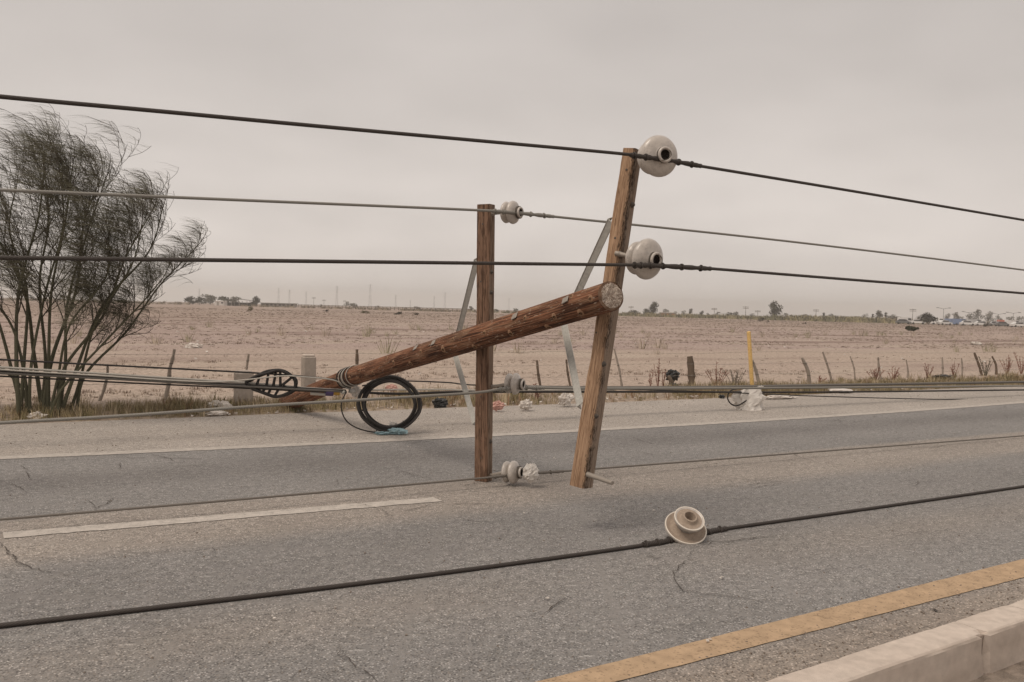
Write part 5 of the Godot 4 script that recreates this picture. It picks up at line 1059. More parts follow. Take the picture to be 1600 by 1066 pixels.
func build_line_gear() -> void:
	# coil of spare cable hanging on edge against the bundle
	var o := thing("cable_coil", "upright round coil of thick black cable standing on the shoulder below the pole", "cable coil", COIL - Vector3(0, 0.335, 0))
	for k in 9:
		var p := []
		var r := 0.336 - 0.021 * (k % 4) - 0.008 * rng.randf()
		var zoff := (k - 4) * 0.016
		for i in 24:
			var an := TAU * i / 24
			var loose := 1.0 + (0.02 * sin(an + 0.8) if k == 8 else -0.03 * sin(an * 1.0 - 1.0) if k == 3 else 0.0)
			var egg := loose + 0.06 * cos(an * 2.0 + 0.4) + 0.022 * sin(an * 2.0 + k * 1.7) + 0.012 * sin(an * 5.0 + k)
			p.append(Vector3(cos(an) * r * egg * 1.04, 0.335 + sin(an) * r * 0.97 * loose, zoff + 0.012 * sin(an * 2.0 + k) - 0.06 * sin(an)))
		p.append(p[0])
		var b := Bag.new(); b.line(spline(p, 3), 0.0125, 7)
		put("cable_turn", b.done(), M.black_cable, o)
	for an in [0.3, 1.3, 2.4, 3.4, 4.3, 5.4]:
		put("tie", ring_tube(Vector3(cos(an) * 0.31, 0.335 + sin(an) * 0.30, -0.06 * sin(an)), Vector3(-sin(an), cos(an), 0), 0.047, 0.006, 14, 5), M.black_cable, o)
	o.rotation.y = 0.12
	# racquet-shaped bracket that stores slack cable
	var s := thing("slack_cable_bracket", "black oval spoked bracket strung among the low cables beside the pole stub", "cable bracket", RACQ[3])
	var q := -RACQ[3]
	for k in 3:
		var p := []
		for v in RACQ: p.append(v + q + Vector3(rng.randf_range(-0.012, 0.012), rng.randf_range(-0.012, 0.012), 0.025 * (k - 1)))
		p.append(p[0])
		var b := Bag.new(); b.line(spline(p, 6), 0.016, 7)
		put("rim" if k == 0 else "cable_turn", b.done(), M.black_cable, s)
	for v in SPOKES: put("spoke", stick(v[0] + q, v[1] + q, 0.017, 0.015, 6), M.black_cable, s)
	# dead-end fittings at the pole
	var c := thing("cable_clamp", "pale metal clamp gripping the cables where they meet the pole", "clamp", CLAMP)
	for k in 6:
		var b := Bag.new()
		b.box(Vector3(0.05, 0.035, 0.03) * rng.randf_range(0.7, 1.3), Transform3D(Basis.from_euler(Vector3(rng.randf(), rng.randf() * 3.0, rng.randf())), Vector3(0.022 * (k - 2), rng.randf_range(-0.03, 0.03), rng.randf_range(-0.02, 0.03))), 0.008)
		put("jaw" if k < 3 else "nut", b.done(), M.white_clamp if k % 2 else M.zinc, c)
	for t in TAPES:
		tag(put("cable_sleeve", stick(t[0], t[1], t[2], t[2], 10), M[t[3]]), t[4], "cable sleeve")

# ---------- plastic and litter ----------
func crumple(r: Vector3, sd: int, fold: float, ragged := 0.0) -> ArrayMesh:
	var b := Bag.new()
	var f := FastNoiseLite.new(); f.seed = sd; f.frequency = 1.0; f.noise_type = FastNoiseLite.TYPE_SIMPLEX_SMOOTH; f.fractal_octaves = 3
	var rows := 14; var cols := 22
	for i in rows + 1:
		var th := PI * i / rows
		for j in cols + 1:
			var ph := TAU * (j % cols) / cols
			var d := Vector3(sin(th) * cos(ph), cos(th), sin(th) * sin(ph))
			var k := 1.0 + fold * f.get_noise_3dv(d * 1.7) + fold * 0.7 * absf(f.get_noise_3dv(d * 4.0 + Vector3(5, 0, 0))) - fold * 0.5 * absf(f.get_noise_3dv(d * 8.0))
			if ragged > 0.0 and i < 3: k *= 1.0 + ragged * (0.5 + f.get_noise_3dv(d * 9.0))
			b.vert(Vector3(d.x * r.x, d.y * r.y, d.z * r.z) * k)
	for i in rows:
		for j in cols:
			var q := i * (cols + 1) + j
			b.quad(q, q + 1, q + cols + 2, q + cols + 1)
	b.flat()
	return b.done()

func scrap(called: String, label: String, category: String, at: Vector3, r: Vector3, mat: Material, sd: int, fold := 0.6, turn := 0.0, group := "") -> MeshInstance3D:
	var o := put(called, crumple(r, sd, fold), mat)
	o.position = at
	o.rotation.y = turn
	tag(o, label, category, group)
	return o

func build_litter() -> void:
	# thin white bag caught on the low cables: a cloth hung from two corners
	var b := Bag.new()
	var f := FastNoiseLite.new(); f.seed = 8; f.frequency = 1.0; f.fractal_octaves = 3
	var rows := 16; var cols := 26
	for i in rows + 1:
		var v := float(i) / rows
		for j in cols + 1:
			var u := TAU * (j % cols) / cols
			var wide := lerpf(0.23, 0.16, v) * (1.0 if v < 0.8 else sqrt(maxf(0.0, 1.0 - pow((v - 0.8) / 0.2, 2.0))))
			var top := 0.05 * cos(u) + 0.05 * f.get_noise_2d(cos(u) * 2.0, sin(u) * 2.0 + 9.0)
			var k := 1.0 + 0.7 * f.get_noise_3d(cos(u) * 1.6, v * 2.2, sin(u) * 1.6) + 0.10 * f.get_noise_3d(cos(u) * 8.0, v * 5.0, sin(u) * 8.0)
			b.vert(Vector3(cos(u) * wide * k + 0.05 * v, 0.02 + top * (1.0 - v) - 0.40 * v, sin(u) * 0.07 * k * (0.5 + v)))
	for i in rows:
		for j in cols:
			var q := i * (cols + 1) + j
			b.quad(q, q + 1, q + cols + 2, q + cols + 1)
	b.flat()
	var bag := put("plastic_bag", b.done(), M.bag)
	bag.position = BAG
	tag(bag, "thin white plastic bag hanging from the low cables below the yellow post", "plastic bag")
	for s in SCRAPS:
		scrap(s[0], s[1], s[2], s[3], s[4], M[s[5]], s[6], s[7], s[8])
	var bits := Bag.new()
	for i in 420:
		var s := rng.randf_range(-3.0, 30.0)
		var n := 12.0 + absf(rng.randfn(0.0, 0.35))
		var z := rng.randf_range(0.012, 0.045)
		bits.box(Vector3(z, z * 0.25, z * 0.7), Transform3D(Basis.from_euler(Vector3(rng.randf_range(-0.6, 0.6), rng.randf() * 6.0, rng.randf_range(-0.6, 0.6))), sn(s, n, 0.02)))
	for i in 240:
		var n := 15.0 + 60.0 * pow(rng.randf(), 1.5)
		var z := rng.randf_range(0.03, 0.11)
		bits.box(Vector3(z, z * 0.3, z * 0.7), Transform3D(Basis.from_euler(Vector3(rng.randf_range(-0.4, 0.4), rng.randf() * 6.0, rng.randf_range(-0.4, 0.4))), sn(rng.randf_range(-15.0, 110.0), n, 0.04)))
	stuff("litter", bits.done(), M.litter, "pale scraps of litter strewn over verge and field")

# ---------- roadside fence ----------
func build_fence() -> void:
	for p in FENCE:
		var o := thing("fence_post", p[1], "fence post", p[0], "rough fence posts along the field")
		var q := []
		for k in p[2]: q.append(k - p[0] + (Vector3(rng.randf_range(-0.03, 0.03), 0, rng.randf_range(-0.03, 0.03)) if q.size() else Vector3.ZERO))
		var c := spline(q, 4)
		var rr := PackedFloat32Array()
		for i in c.size(): rr.append(p[3] * 0.78 * (1.0 - 0.35 * i / c.size()) * (0.8 + 0.4 * rng.randf()))
		var b := Bag.new(); b.tube(c, rr, 7)
		put("stake", b.done(), M[p[4]], o)
		for h in [0.3, 0.52, 0.74]:
			if h < 0.9 * (c[c.size() - 1].y):
				var i := clampi(int(h / c[c.size() - 1].y * (c.size() - 1)), 0, c.size() - 1)
				put("wire_staple", ring_tube(c[i], Vector3.UP, rr[i] + 0.004, 0.004, 8, 4), M.iron, o)
	for h in 3:
		var y: float = [0.30, 0.52, 0.74][h]
		var p := []
		for i in 36:
			var s := -6.0 + i * 1.0
			p.append(sn(s, 13.75 - 0.045 * s + 0.03 * nz.get_noise_2d(s * 50.0, h * 30.0), y + 0.045 * nz.get_noise_2d(s * 25.0, h * 50.0 + 9.0)))
		var o := wire("barbed_wire", "%s strand of rusty barbed wire strung along the fence" % ["lowest", "middle", "topmost"][h], "barbed wire", p, 0.0022, M.pin, "", 4, 4)
		var b := Bag.new()
		for i in 250:
			var s := -6.0 + i * 0.14
			if s > 29.0: break
			var k := int(s + 6.0); var fr := s + 6.0 - k
			var at: Vector3 = p[k].lerp(p[mini(k + 1, 35)], fr)
			b.tube(pts([at - Vector3(0.012, 0.016, 0.008), at, at + Vector3(0.012, 0.016, -0.008)]), PackedFloat32Array([0.001, 0.003, 0.001]), 3, false)
		put("barbs", b.done(), M.pin, o).set_meta("kind", "stuff")
	for p in CONCRETE:
		var o := thing("concrete_post", p[1], "concrete post", p[0], "concrete posts behind the pole stub")
		var b := Bag.new(); b.box(Vector3(p[2], p[3], p[2] * 0.8), Transform3D(Basis(Vector3.UP, 0.5), Vector3(0, p[3] / 2 - 0.05, 0)), 0.015)
		put("post_body", b.done(), M.grey_concrete, o)
		b = Bag.new(); b.box(Vector3(p[2] * 0.86, 0.03, p[2] * 0.66), Transform3D(Basis(Vector3.UP, 0.5), Vector3(0, p[3] - 0.036, 0)), 0.01)
		put("post_cap", b.done(), M.concrete, o)
	var y := thing("marker_post", "slim yellow marker post leaning slightly on the field edge", "marker post", YELLOW[0])
	put("post_tube", stick(Vector3.ZERO, YELLOW[1] - YELLOW[0], 0.040, 0.038, 14), M.post_yellow, y)
	put("post_collar", ring_tube((YELLOW[1] - YELLOW[0]) * 0.72, YELLOW[1] - YELLOW[0], 0.040, 0.005, 16, 6), M.post_yellow, y)
	put("post_cap", disc(YELLOW[1] - YELLOW[0], YELLOW[1] - YELLOW[0], 0.039, 0.015, 14), M.post_yellow, y)

# ---------- grass and weeds ----------
func tuft_mesh(blades: int, h: float, spread: float, wid: float, sd: int) -> ArrayMesh:
	var r := RandomNumberGenerator.new(); r.seed = sd
	var b := Bag.new()
	for i in blades:
		var an := r.randf() * TAU
		var d := Vector3(cos(an), 0, sin(an))
		var p := d * spread * r.randf() * 0.5
		var hh := h * r.randf_range(0.45, 1.0)
		var tip := p + d * hh * r.randf_range(0.15, 0.8) + Vector3(0, hh, 0)
		var side := Vector3(-d.z, 0, d.x) * wid
		var mid := p.lerp(tip, 0.55) + Vector3(0, hh * 0.12, 0)
		b.tint = Color.WHITE * r.randf_range(0.75, 1.0); b.tint.a = 1.0
		var a0 := b.vert(p - side, (d + Vector3.UP).normalized()); var a1 := b.vert(p + side, (d + Vector3.UP).normalized()); var a2 := b.vert(mid + side * 0.7, (d + Vector3.UP).normalized()); var a3 := b.vert(mid - side * 0.7, (d + Vector3.UP).normalized()); var a4 := b.vert(tip, (d + Vector3.UP).normalized())
		b.quad(a0, a1, a2, a3); b.tri(a3, a2, a4)
	return b.done()

func scatter(called: String, label: String, mesh: Mesh, mat: Material, where: Array, cols: Array) -> void:
	var mm := MultiMesh.new()
	mm.transform_format = MultiMesh.TRANSFORM_3D
	mm.use_colors = true
	mm.mesh = mesh
	mm.instance_count = where.size()
	for i in where.size():
		mm.set_instance_transform(i, where[i])
		mm.set_instance_color(i, cols[i])
	var o := MultiMeshInstance3D.new()
	o.name = called
	o.multimesh = mm
	o.material_override = mat
	add_child(o, true)
	o.set_meta("kind", "stuff"); o.set_meta("label", label)

func build_grass() -> void:
	var greens := [Color(0.50, 0.40, 0.26), Color(0.40, 0.32, 0.19), Color(0.60, 0.49, 0.34), Color(0.33, 0.28, 0.15), Color(0.42, 0.27, 0.17)]
	for v in 2:
		var at := []; var cols := []
		for i in 5200:
			var s := rng.randf_range(-5.0, 34.0)
			var n := far_n(s) + 0.12 + absf(rng.randfn(0.0, 0.55))
			var thick := nz2.get_noise_2d(s * 14.0, 70.0 + v * 30.0)
			if thick < -0.1 and rng.randf() < 0.75: continue
			if s > 5.0 and s < 12.0 and rng.randf() < 0.45: continue
			var k := rng.randf_range(0.4, 1.1) * (1.0 + 0.6 * thick) * (0.75 if n < far_n(s) + 0.25 else 1.0)
			at.append(Transform3D(Basis(Vector3.UP, rng.randf() * TAU).scaled(Vector3.ONE * k), sn(s, n, field_height(s, n) - 0.01)))
			cols.append(greens[rng.randi() % (4 if v == 0 else 5)])
		scatter(["verge_grass", "verge_grass_tall"][v] if v == 0 else "verge_dry_grass", "dry straw grass along the far edge of the road" if v == 0 else "taller dry grass mixed into the verge", tuft_mesh(16, 0.17 if v == 0 else 0.26, 0.14, 0.004, 60 + v), M.dry, at, cols)
	# dead tufts in broken rows and dark low weeds over the field
	for v in 3:
		var at := []; var cols := []
		var count: int = [70000, 40000, 6000][v]
		for i in count:
			var dist := 13.6 + 200.0 * pow(rng.randf(), 2.0)
			var s := rng.randf_range(-16.0 - dist * 0.25, 26.0 + dist * 1.6)
			var rows := nz2.get_noise_2d(s * 3.5 + v * 90.0, dist * 15.0) + 0.6 * nz.get_noise_2d(s * 12.0, dist * 45.0 + v * 30.0)
			var need := 0.14 if dist > 29.0 else 0.42 + 0.1 * v
			if rows < need and rng.randf() < (0.93 if dist > 29.0 else 0.975): continue
			var k := rng.randf_range(0.4, 1.1) * (0.75 + dist / 90.0)
			at.append(Transform3D(Basis(Vector3.UP, rng.randf() * TAU).scaled(Vector3(k, k * (0.8 if v != 1 else 0.55), k)), sn(s, dist, field_height(s, dist) - 0.005)))
			if v == 0: cols.append([Color(0.52, 0.42, 0.33), Color(0.44, 0.34, 0.27), Color(0.36, 0.27, 0.22)][rng.randi() % 3])
			elif v == 1: cols.append([Color(0.27, 0.21, 0.175), Color(0.34, 0.26, 0.22), Color(0.22, 0.19, 0.14)][rng.randi() % 3])
			else: cols.append([Color(0.40, 0.305, 0.255), Color(0.34, 0.255, 0.215)][rng.randi() % 2])
		var mesh: Mesh = tuft_mesh(9, 0.10, 0.16, 0.006, 70) if v == 0 else tuft_mesh(14, 0.08, 0.24, 0.009, 71) if v == 1 else crumple(Vector3(0.05, 0.02, 0.045), 5, 0.4)
		scatter(["field_dry_grass", "field_dark_weeds", "field_dirt"][v], ["pale dead grass tufts dotted over the field", "low dark weeds dotted over the field", "clods of turned earth over the field"][v], mesh, M.dry, at, cols)
	var at2 := []; var cols2 := []
	for i in 260:
		var dist := 24.0 + 34.0 * rng.randf()
		var s := rng.randf_range(-14.0, 90.0)
		if nz2.get_noise_2d(s * 6.0 + 500.0, dist * 9.0) < 0.08 and rng.randf() < 0.9: continue
		at2.append(Transform3D(Basis(Vector3.UP, rng.randf() * TAU).scaled(Vector3.ONE * rng.randf_range(0.5, 1.2)), sn(s, dist, field_height(s, dist) - 0.01)))
		cols2.append([Color(0.62, 0.52, 0.41), Color(0.52, 0.43, 0.33), Color(0.46, 0.41, 0.28)][rng.randi() % 3])
	scatter("field_tall_grass", "clumps of tall bleached grass standing in the field", tuft_mesh(26, 0.55, 0.5, 0.009, 72), M.dry, at2, cols2)

func weed(label: String, at: Vector3, h: float, spread: float, mat: Material, stalks: int, sd: int) -> void:
	var o := thing("dry_weed", label, "weed", at, "dry weeds on the field edge")
	var r := RandomNumberGenerator.new(); r.seed = sd
	for i in stalks:
		var b := Bag.new()
		var an := r.randf() * TAU
		var lean := Vector3(cos(an), 0, sin(an)) * spread * r.randf_range(0.1, 0.8)
		var hh := h * r.randf_range(0.55, 1.0)
		var p := spline([Vector3(lean.x * 0.1, 0, lean.z * 0.1), lean * 0.5 + Vector3(0, hh * 0.5, 0), lean + Vector3(0, hh, 0)], 4)
		var rr := PackedFloat32Array()
		for k in p.size(): rr.append(lerpf(0.008, 0.004, float(k) / p.size()))
		b.tube(p, rr, 5, false)
		for k in 11:
			var t := r.randf_range(0.3, 1.0)
			var c := p[int(t * (p.size() - 1))]
			var d := (Vector3(r.randf_range(-1, 1), r.randf_range(0.2, 1.2), r.randf_range(-1, 1))).normalized() * r.randf_range(0.02, 0.075)
			b.tube(pts([c, c + d * 0.5 + Vector3(0, 0.005, 0), c + d]), PackedFloat32Array([0.0035, 0.006, 0.002]), 4, false)
		put("stalk", b.done(), mat, o)

# ---------- the wind-blown tree ----------
func build_tree() -> void:
	var o := thing("windblown_tree", "many stemmed dark tree bent by wind with feathery crown at the road edge", "tree", TREE)
	var r := RandomNumberGenerator.new(); r.seed = 2024
	var twigs := Bag.new(); var hair := Bag.new()
	var wind := Vector3(-1.0, -0.02, 0.12).normalized()
	var ends := []
	for st in STEMS:
		var p0 := Vector3(st[0], 0.0, st[1])
		var top := Vector3(st[2], st[3], st[4])
		var bow: float = st[5]
		var d := top - p0
		var pl := [p0 - Vector3(0, 0.1, 0), p0 + Vector3(d.x * 0.10, d.y * 0.22, d.z * 0.1), p0 + Vector3(d.x * (0.36 + bow * 0.25), d.y * 0.52, d.z * 0.4), p0 + Vector3(d.x * (0.74 + bow * 0.2), d.y * 0.80, d.z * 0.75), top]
		for k in range(1, 4): pl[k] += Vector3(r.randf_range(-0.11, 0.11), r.randf_range(-0.05, 0.05), r.randf_range(-0.12, 0.12))
		var c := spline(pl, 8)
		var rr := PackedFloat32Array()
		for k in c.size(): rr.append(lerpf(st[6] * 0.85, 0.006, pow(float(k) / (c.size() - 1), 0.75)))
		var b := Bag.new(); b.tube(c, rr, 9)
		put("stem", b.done(), M.bark, o)
		# limbs leave the stem from a third of the way up
		var count := int(7 + 3 * top.y / 3.0)
		for i in count:
			var t := lerpf(0.40, 0.98, (i + r.randf()) / count)
			var k := int(t * (c.size() - 1))
			var dir := (c[mini(k + 1, c.size() - 1)] - c[maxi(k - 1, 0)]).normalized()
			var an := r.randf() * TAU
			var side := frame(dir) * Vector3(cos(an), 0, sin(an))
			limb(c[k], (dir * 0.9 + side * r.randf_range(0.35, 0.75) + Vector3(0, 0.25, 0)).normalized(), r.randf_range(0.6, 1.15) * (1.15 - 0.45 * t) * clampf(top.y / 3.0, 0.6, 1.1), rr[k] * 0.55, 0, r, twigs, hair, wind)
		limb(c[c.size() - 1], (c[c.size() - 1] - c[c.size() - 4]).normalized(), 0.5, 0.007, 1, r, twigs, hair, wind)
	stuff("branches", twigs.done(), M.twig, "", o)
	stuff("foliage", hair.done(), M.hair, "", o)

func limb(p: Vector3, d: Vector3, len: float, rad: float, depth: int, r: RandomNumberGenerator, twigs: Bag, hair: Bag, wind: Vector3) -> void:
	var segs := 7
	var pp := PackedVector3Array([p]); var rr := PackedFloat32Array([maxf(rad, 0.0035)])
	for i in segs:
		var t := float(i + 1) / segs
		d = (d + wind * (0.03 + 0.17 * t * t) * (0.6 + 0.4 * depth) + Vector3(r.randf_range(-0.12, 0.12), r.randf_range(-0.06, 0.10), r.randf_range(-0.12, 0.12))).normalized()
		p += d * len / segs
		pp.append(p)
		rr.append(maxf(lerpf(rad, 0.0022, t), 0.0022))
	twigs.tube(pp, rr, 4 if depth else 5, false)
	if depth < 2:
		var kids := 5 if depth == 0 else 4
		for i in kids:
			var k := 1 + int((i + r.randf()) / kids * (segs - 1))
			var dir := (pp[mini(k + 1, segs)] - pp[k - 1]).normalized()
			var an := r.randf() * TAU
			var side := frame(dir) * Vector3(cos(an), 0, sin(an))
			limb(pp[k], (dir * 0.8 + side * r.randf_range(0.35, 0.8) + Vector3(0, 0.2, 0)).normalized(), len * r.randf_range(0.45, 0.72), rr[k] * 0.6, depth + 1, r, twigs, hair, wind)
	# thread-like leaves streaming downwind
	var hairs := 9 if depth == 2 else 6
	for i in hairs:
		var k := 1 + r.randi() % segs
		if depth == 0 and k < 3: continue
		var a := pp[k].lerp(pp[k - 1], r.randf())
		var dd := (wind * r.randf_range(0.9, 1.5) + (pp[k] - pp[k - 1]).normalized() * 0.45 + Vector3(r.randf_range(-0.15, 0.15), r.randf_range(-0.32, 0.28), r.randf_range(-0.4, 0.4))).normalized()
		var l := r.randf_range(0.12, 0.30)
		var s := dd.cross(Vector3(r.randf_range(-0.4, 0.4), 1, r.randf_range(-1, 1))).normalized() * r.randf_range(0.0010, 0.0019)
		var m := a + dd * l * 0.5 + Vector3(0, 0.008, 0)
		var e := a + dd * l + Vector3(-0.015, -0.012, 0)
		var nn := dd.cross(s).normalized()
		var i0 := hair.vert(a - s, nn); var i1 := hair.vert(a + s, nn); var i2 := hair.vert(m + s, nn); var i3 := hair.vert(m - s, nn); var i4 := hair.vert(e, nn)
		hair.quad(i0, i1, i2, i3); hair.tri(i3, i2, i4)

# ---------- the far side of the field ----------
func leafy(called: String, label: String, category: String, at: Vector3, wide: float, tall: float, trunk: float, col: Color, leaves: int, sd: int, lobes := 7, group := "trees beyond the field") -> void:
	var o := thing(called, label, category, at, group)
	var r := RandomNumberGenerator.new(); r.seed = sd
	if trunk > 0.0:
		var b := Bag.new()
		b.tube(pts([Vector3(0, -0.1, 0), Vector3(0.05 * tall * r.randf_range(-1, 1), trunk * 0.6, 0), Vector3(0.05 * tall * r.randf_range(-1, 1), tall * 0.75, 0)]), PackedFloat32Array([tall * 0.035, tall * 0.028, tall * 0.008]), 6)
		for k in 4:
			var a := Vector3(0, lerpf(trunk * 0.6, tall * 0.6, k / 4.0), 0)
			var an := r.randf() * TAU
			b.tube(pts([a, a + Vector3(cos(an) * wide * 0.18, tall * 0.12, sin(an) * wide * 0.18), a + Vector3(cos(an) * wide * 0.3, tall * 0.27, sin(an) * wide * 0.3)]), PackedFloat32Array([tall * 0.014, tall * 0.01, tall * 0.004]), 5)
		put("trunk", b.done(), M.twig, o)
	var f := Bag.new()
	var cs := []
	for k in lobes:
		var an := r.randf() * TAU
		var q := sqrt(r.randf()) * 0.62
		var yy := lerpf(trunk + (tall - trunk) * 0.18, tall * 0.86, (k + 0.5) / lobes)
		var taper := 1.0 - 0.55 * absf((yy - trunk) / (tall - trunk) - 0.35)
		if trunk == 0.0:
			yy = lerpf(0.12, 0.62, (k + 0.5) / lobes) * tall
			taper = 1.35 - 0.9 * yy / tall
		cs.append([Vector3(cos(an) * q * wide * 0.5 * taper, yy, sin(an) * q * wide * 0.5 * taper), (wide * 0.26) * r.randf_range(0.75, 1.15), (tall - trunk) * (0.20 if trunk > 0.0 else 0.27) * r.randf_range(0.8, 1.2)])
	var size := maxf(wide, tall) * 0.045
	for i in leaves:
		var c: Array = cs[i % lobes]
		var d := Vector3(r.randfn(), r.randfn(), r.randfn()).normalized() * pow(r.randf(), 0.4)
		var p: Vector3 = c[0] + Vector3(d.x * c[1], d.y * c[2], d.z * c[1])
		p.y = maxf(p.y, 0.03 * tall)
		var a := Vector3(r.randfn(), r.randfn(), r.randfn()).normalized()
		var bb := a.cross(Vector3(r.randfn(), r.randfn(), r.randfn()).normalized()).normalized()
		var z := size * r.randf_range(0.5, 1.2)
		f.tint = col * r.randf_range(0.7, 1.25); f.tint.a = 1.0
		var nn := (p - Vector3(0, (tall + trunk) * 0.45, 0)).normalized()
		var i0 := f.vert(p - a * z, nn); var i1 := f.vert(p + bb * z * 0.6, nn); var i2 := f.vert(p + a * z, nn); var i3 := f.vert(p - bb * z * 0.6, nn)
		f.quad(i0, i1, i2, i3)
	put("crown", f.done(), M.leaf, o)

func palm(label: String, at: Vector3, tall: float, sd: int) -> void:
	var o := thing("palm_tree", label, "palm tree", at, "trees beyond the field")
	put("trunk", stick(Vector3(0, -0.1, 0), Vector3(0, tall * 0.75, 0), 0.22, 0.16, 7), M.old_wood, o)
	var r := RandomNumberGenerator.new(); r.seed = sd
	var f := Bag.new()
	for i in 70:
		var d := Vector3(r.randfn(), r.randfn() * 0.9 + 0.1, r.randfn()).normalized()
		var p := Vector3(0, tall * 0.78, 0)
		var q := p + d * tall * 0.24 + Vector3(0, -0.1, 0)
		var s := d.cross(Vector3.UP).normalized() * 0.16
		f.tint = Color(0.075, 0.075, 0.05) * r.randf_range(0.7, 1.3); f.tint.a = 1.0
		var i0 := f.vert(p, d); var i1 := f.vert(p.lerp(q, 0.6) + s, d); var i2 := f.vert(q, d); var i3 := f.vert(p.lerp(q, 0.6) - s, d)
		f.quad(i0, i1, i2, i3)
	put("fronds", f.done(), M.leaf, o)

func lattice_tower(label: String, at: Vector3, tall: float) -> void:
	var o := thing("pylon", label, "pylon", at, "pylons on the horizon")
	var m: Material = M.zinc_dark
	var legs := []
	for sx in [-1.0, 1.0]:
		for sz in [-1.0, 1.0]:
			put("leg", stick(Vector3(sx * tall * 0.055, 0, sz * tall * 0.055), Vector3(sx * tall * 0.014, tall, sz * tall * 0.014), 0.07, 0.05, 4), m, o)
	var b := Bag.new()
	for k in 9:
		var y0 := tall * k / 9.0; var y1 := tall * (k + 1) / 9.0
		var w0 := lerpf(0.055, 0.014, k / 9.0) * tall; var w1 := lerpf(0.055, 0.014, (k + 1) / 9.0) * tall
		for z in [-1.0, 1.0]:
			b.line(pts([Vector3(-w0, y0, w0 * z), Vector3(w1, y1, w1 * z)]), 0.03, 3)
			b.line(pts([Vector3(w0, y0, w0 * z), Vector3(-w1, y1, w1 * z)]), 0.03, 3)
	put("bracing", b.done(), m, o)
	for k in 3:
		var y := tall * (0.74 + 0.1 * k)
		put("crossarm", stick(Vector3(-tall * 0.11, y, 0), Vector3(tall * 0.11, y, 0), 0.06, 0.06, 4), m, o)

func distant_pole(label: String, at: Vector3, tall: float, lamp: bool) -> void:
	var o := thing("street_lamp" if lamp else "power_pole", label, "street lamp" if lamp else "power pole", at, "poles beyond the field")
	put("pole_shaft", stick(Vector3.ZERO, Vector3(0, tall, 0), 0.09, 0.07, 6), M.zinc_dark if lamp else M.old_wood, o)
	if lamp:
		for s in [-1.0, 1.0]:
			put("lamp_arm", stick(Vector3(0, tall - 0.1, 0), Vector3(s * 1.9, tall + 0.3, 0), 0.07, 0.06, 5), M.zinc_dark, o)
			var b := Bag.new(); b.box(Vector3(0.9, 0.22, 0.35), Transform3D(Basis(), Vector3(s * 2.2, tall + 0.3, 0)), 0.05)
			put("lamp_head", b.done(), M.zinc_dark, o)
	else:
		for y in [0.94, 0.84]: put("crossarm", stick(Vector3(-1.1, tall * y, 0), Vector3(1.1, tall * y, 0), 0.09, 0.09, 5), M.old_wood, o)

func car(label: String, at: Vector3, turn: float, paint: Material, tall: bool) -> void:
	var o := thing("parked_car", label, "van" if tall else "car", at, "cars parked beyond the field")
	o.rotation.y = turn
	var side: Array
	var glass: Array
	if tall:
		side = [Vector2(-2.4, 0.35), Vector2(2.4, 0.35), Vector2(2.45, 0.95), Vector2(1.95, 1.15), Vector2(1.45, 1.95), Vector2(1.2, 2.05), Vector2(-2.35, 2.05), Vector2(-2.45, 1.9)]
		glass = [Vector2(0.4, 1.2), Vector2(1.75, 1.2), Vector2(1.35, 1.85), Vector2(0.4, 1.85)]
	else:
		side = [Vector2(-2.15, 0.35), Vector2(2.15, 0.35), Vector2(2.2, 0.75), Vector2(1.3, 0.95), Vector2(0.75, 1.42), Vector2(0.4, 1.5), Vector2(-0.9, 1.5), Vector2(-1.25, 1.42), Vector2(-1.75, 1.0), Vector2(-2.2, 0.9)]
		glass = [Vector2(-1.45, 1.0), Vector2(1.05, 1.0), Vector2(0.65, 1.4), Vector2(-1.1, 1.4)]
	put("body", slab(side, 0.85, 0.12), paint, o)
	for s in [-1.0, 1.0]:
		put("window", slab_at(glass, 0.01, Vector3(0, 0, s * 0.85)), M.glass_dark, o)
		for x in [-1.35, 1.35]:
			var b := Bag.new()
			b.lathe([Vector2(0.0, -0.1), Vector2(0.28, -0.1), Vector2(0.33, -0.06), Vector2(0.33, 0.06), Vector2(0.28, 0.1), Vector2(0.0, 0.1)], 14, Transform3D(Basis(Vector3.RIGHT, PI / 2), Vector3(x, 0.33, s * 0.78)))
			b.smooth(); put("wheel", b.done(), M.black_cable, o)
	var w := Bag.new()
	var gx := 1.6 if tall else 0.98
	w.box(Vector3(0.02, 0.5, 1.35), Transform3D(Basis(Vector3.BACK, 0.62), Vector3(gx + 0.06, 1.5 if tall else 1.2, 0)))
	put("windscreen", w.done(), M.glass_dark, o)

func slab(poly: Array, half: float, inset: float) -> ArrayMesh:
	# a side outline given thickness, its upper half drawn in
	var b := Bag.new()
	var tri := Geometry2D.triangulate_polygon(PackedVector2Array(poly))
	for s in [-1.0, 1.0]:
		var base := b.v.size()
		for p in poly: b.vert(Vector3(p.x, p.y, s * (half - (inset if p.y > 1.1 else 0.0))))
		for i in range(0, tri.size(), 3): b.tri(base + tri[i], base + tri[i + 1], base + tri[i + 2])
	var k := poly.size()
	for i in k: b.quad(i, (i + 1) % k, k + (i + 1) % k, k + i)
	b.flat()
	return b.done()

func slab_at(poly: Array, half: float, at: Vector3) -> ArrayMesh:
	var b := Bag.new()
	var tri := Geometry2D.triangulate_polygon(PackedVector2Array(poly))
	for s in [-1.0, 1.0]:
		var base := b.v.size()
		for p in poly: b.vert(at + Vector3(p.x, p.y, s * half))
		for i in range(0, tri.size(), 3): b.tri(base + tri[i], base + tri[i + 1], base + tri[i + 2])
	var k := poly.size()
	for i in k: b.quad(i, (i + 1) % k, k + (i + 1) % k, k + i)
	b.flat()
	return b.done()

func bx(called: String, size: Vector3, at: Vector3, mat: Material, under: Node, basis := Basis()) -> MeshInstance3D:
	var b := Bag.new()
	b.box(size, Transform3D(basis, at), 0.0)
	return put(called, b.done(), mat, under)

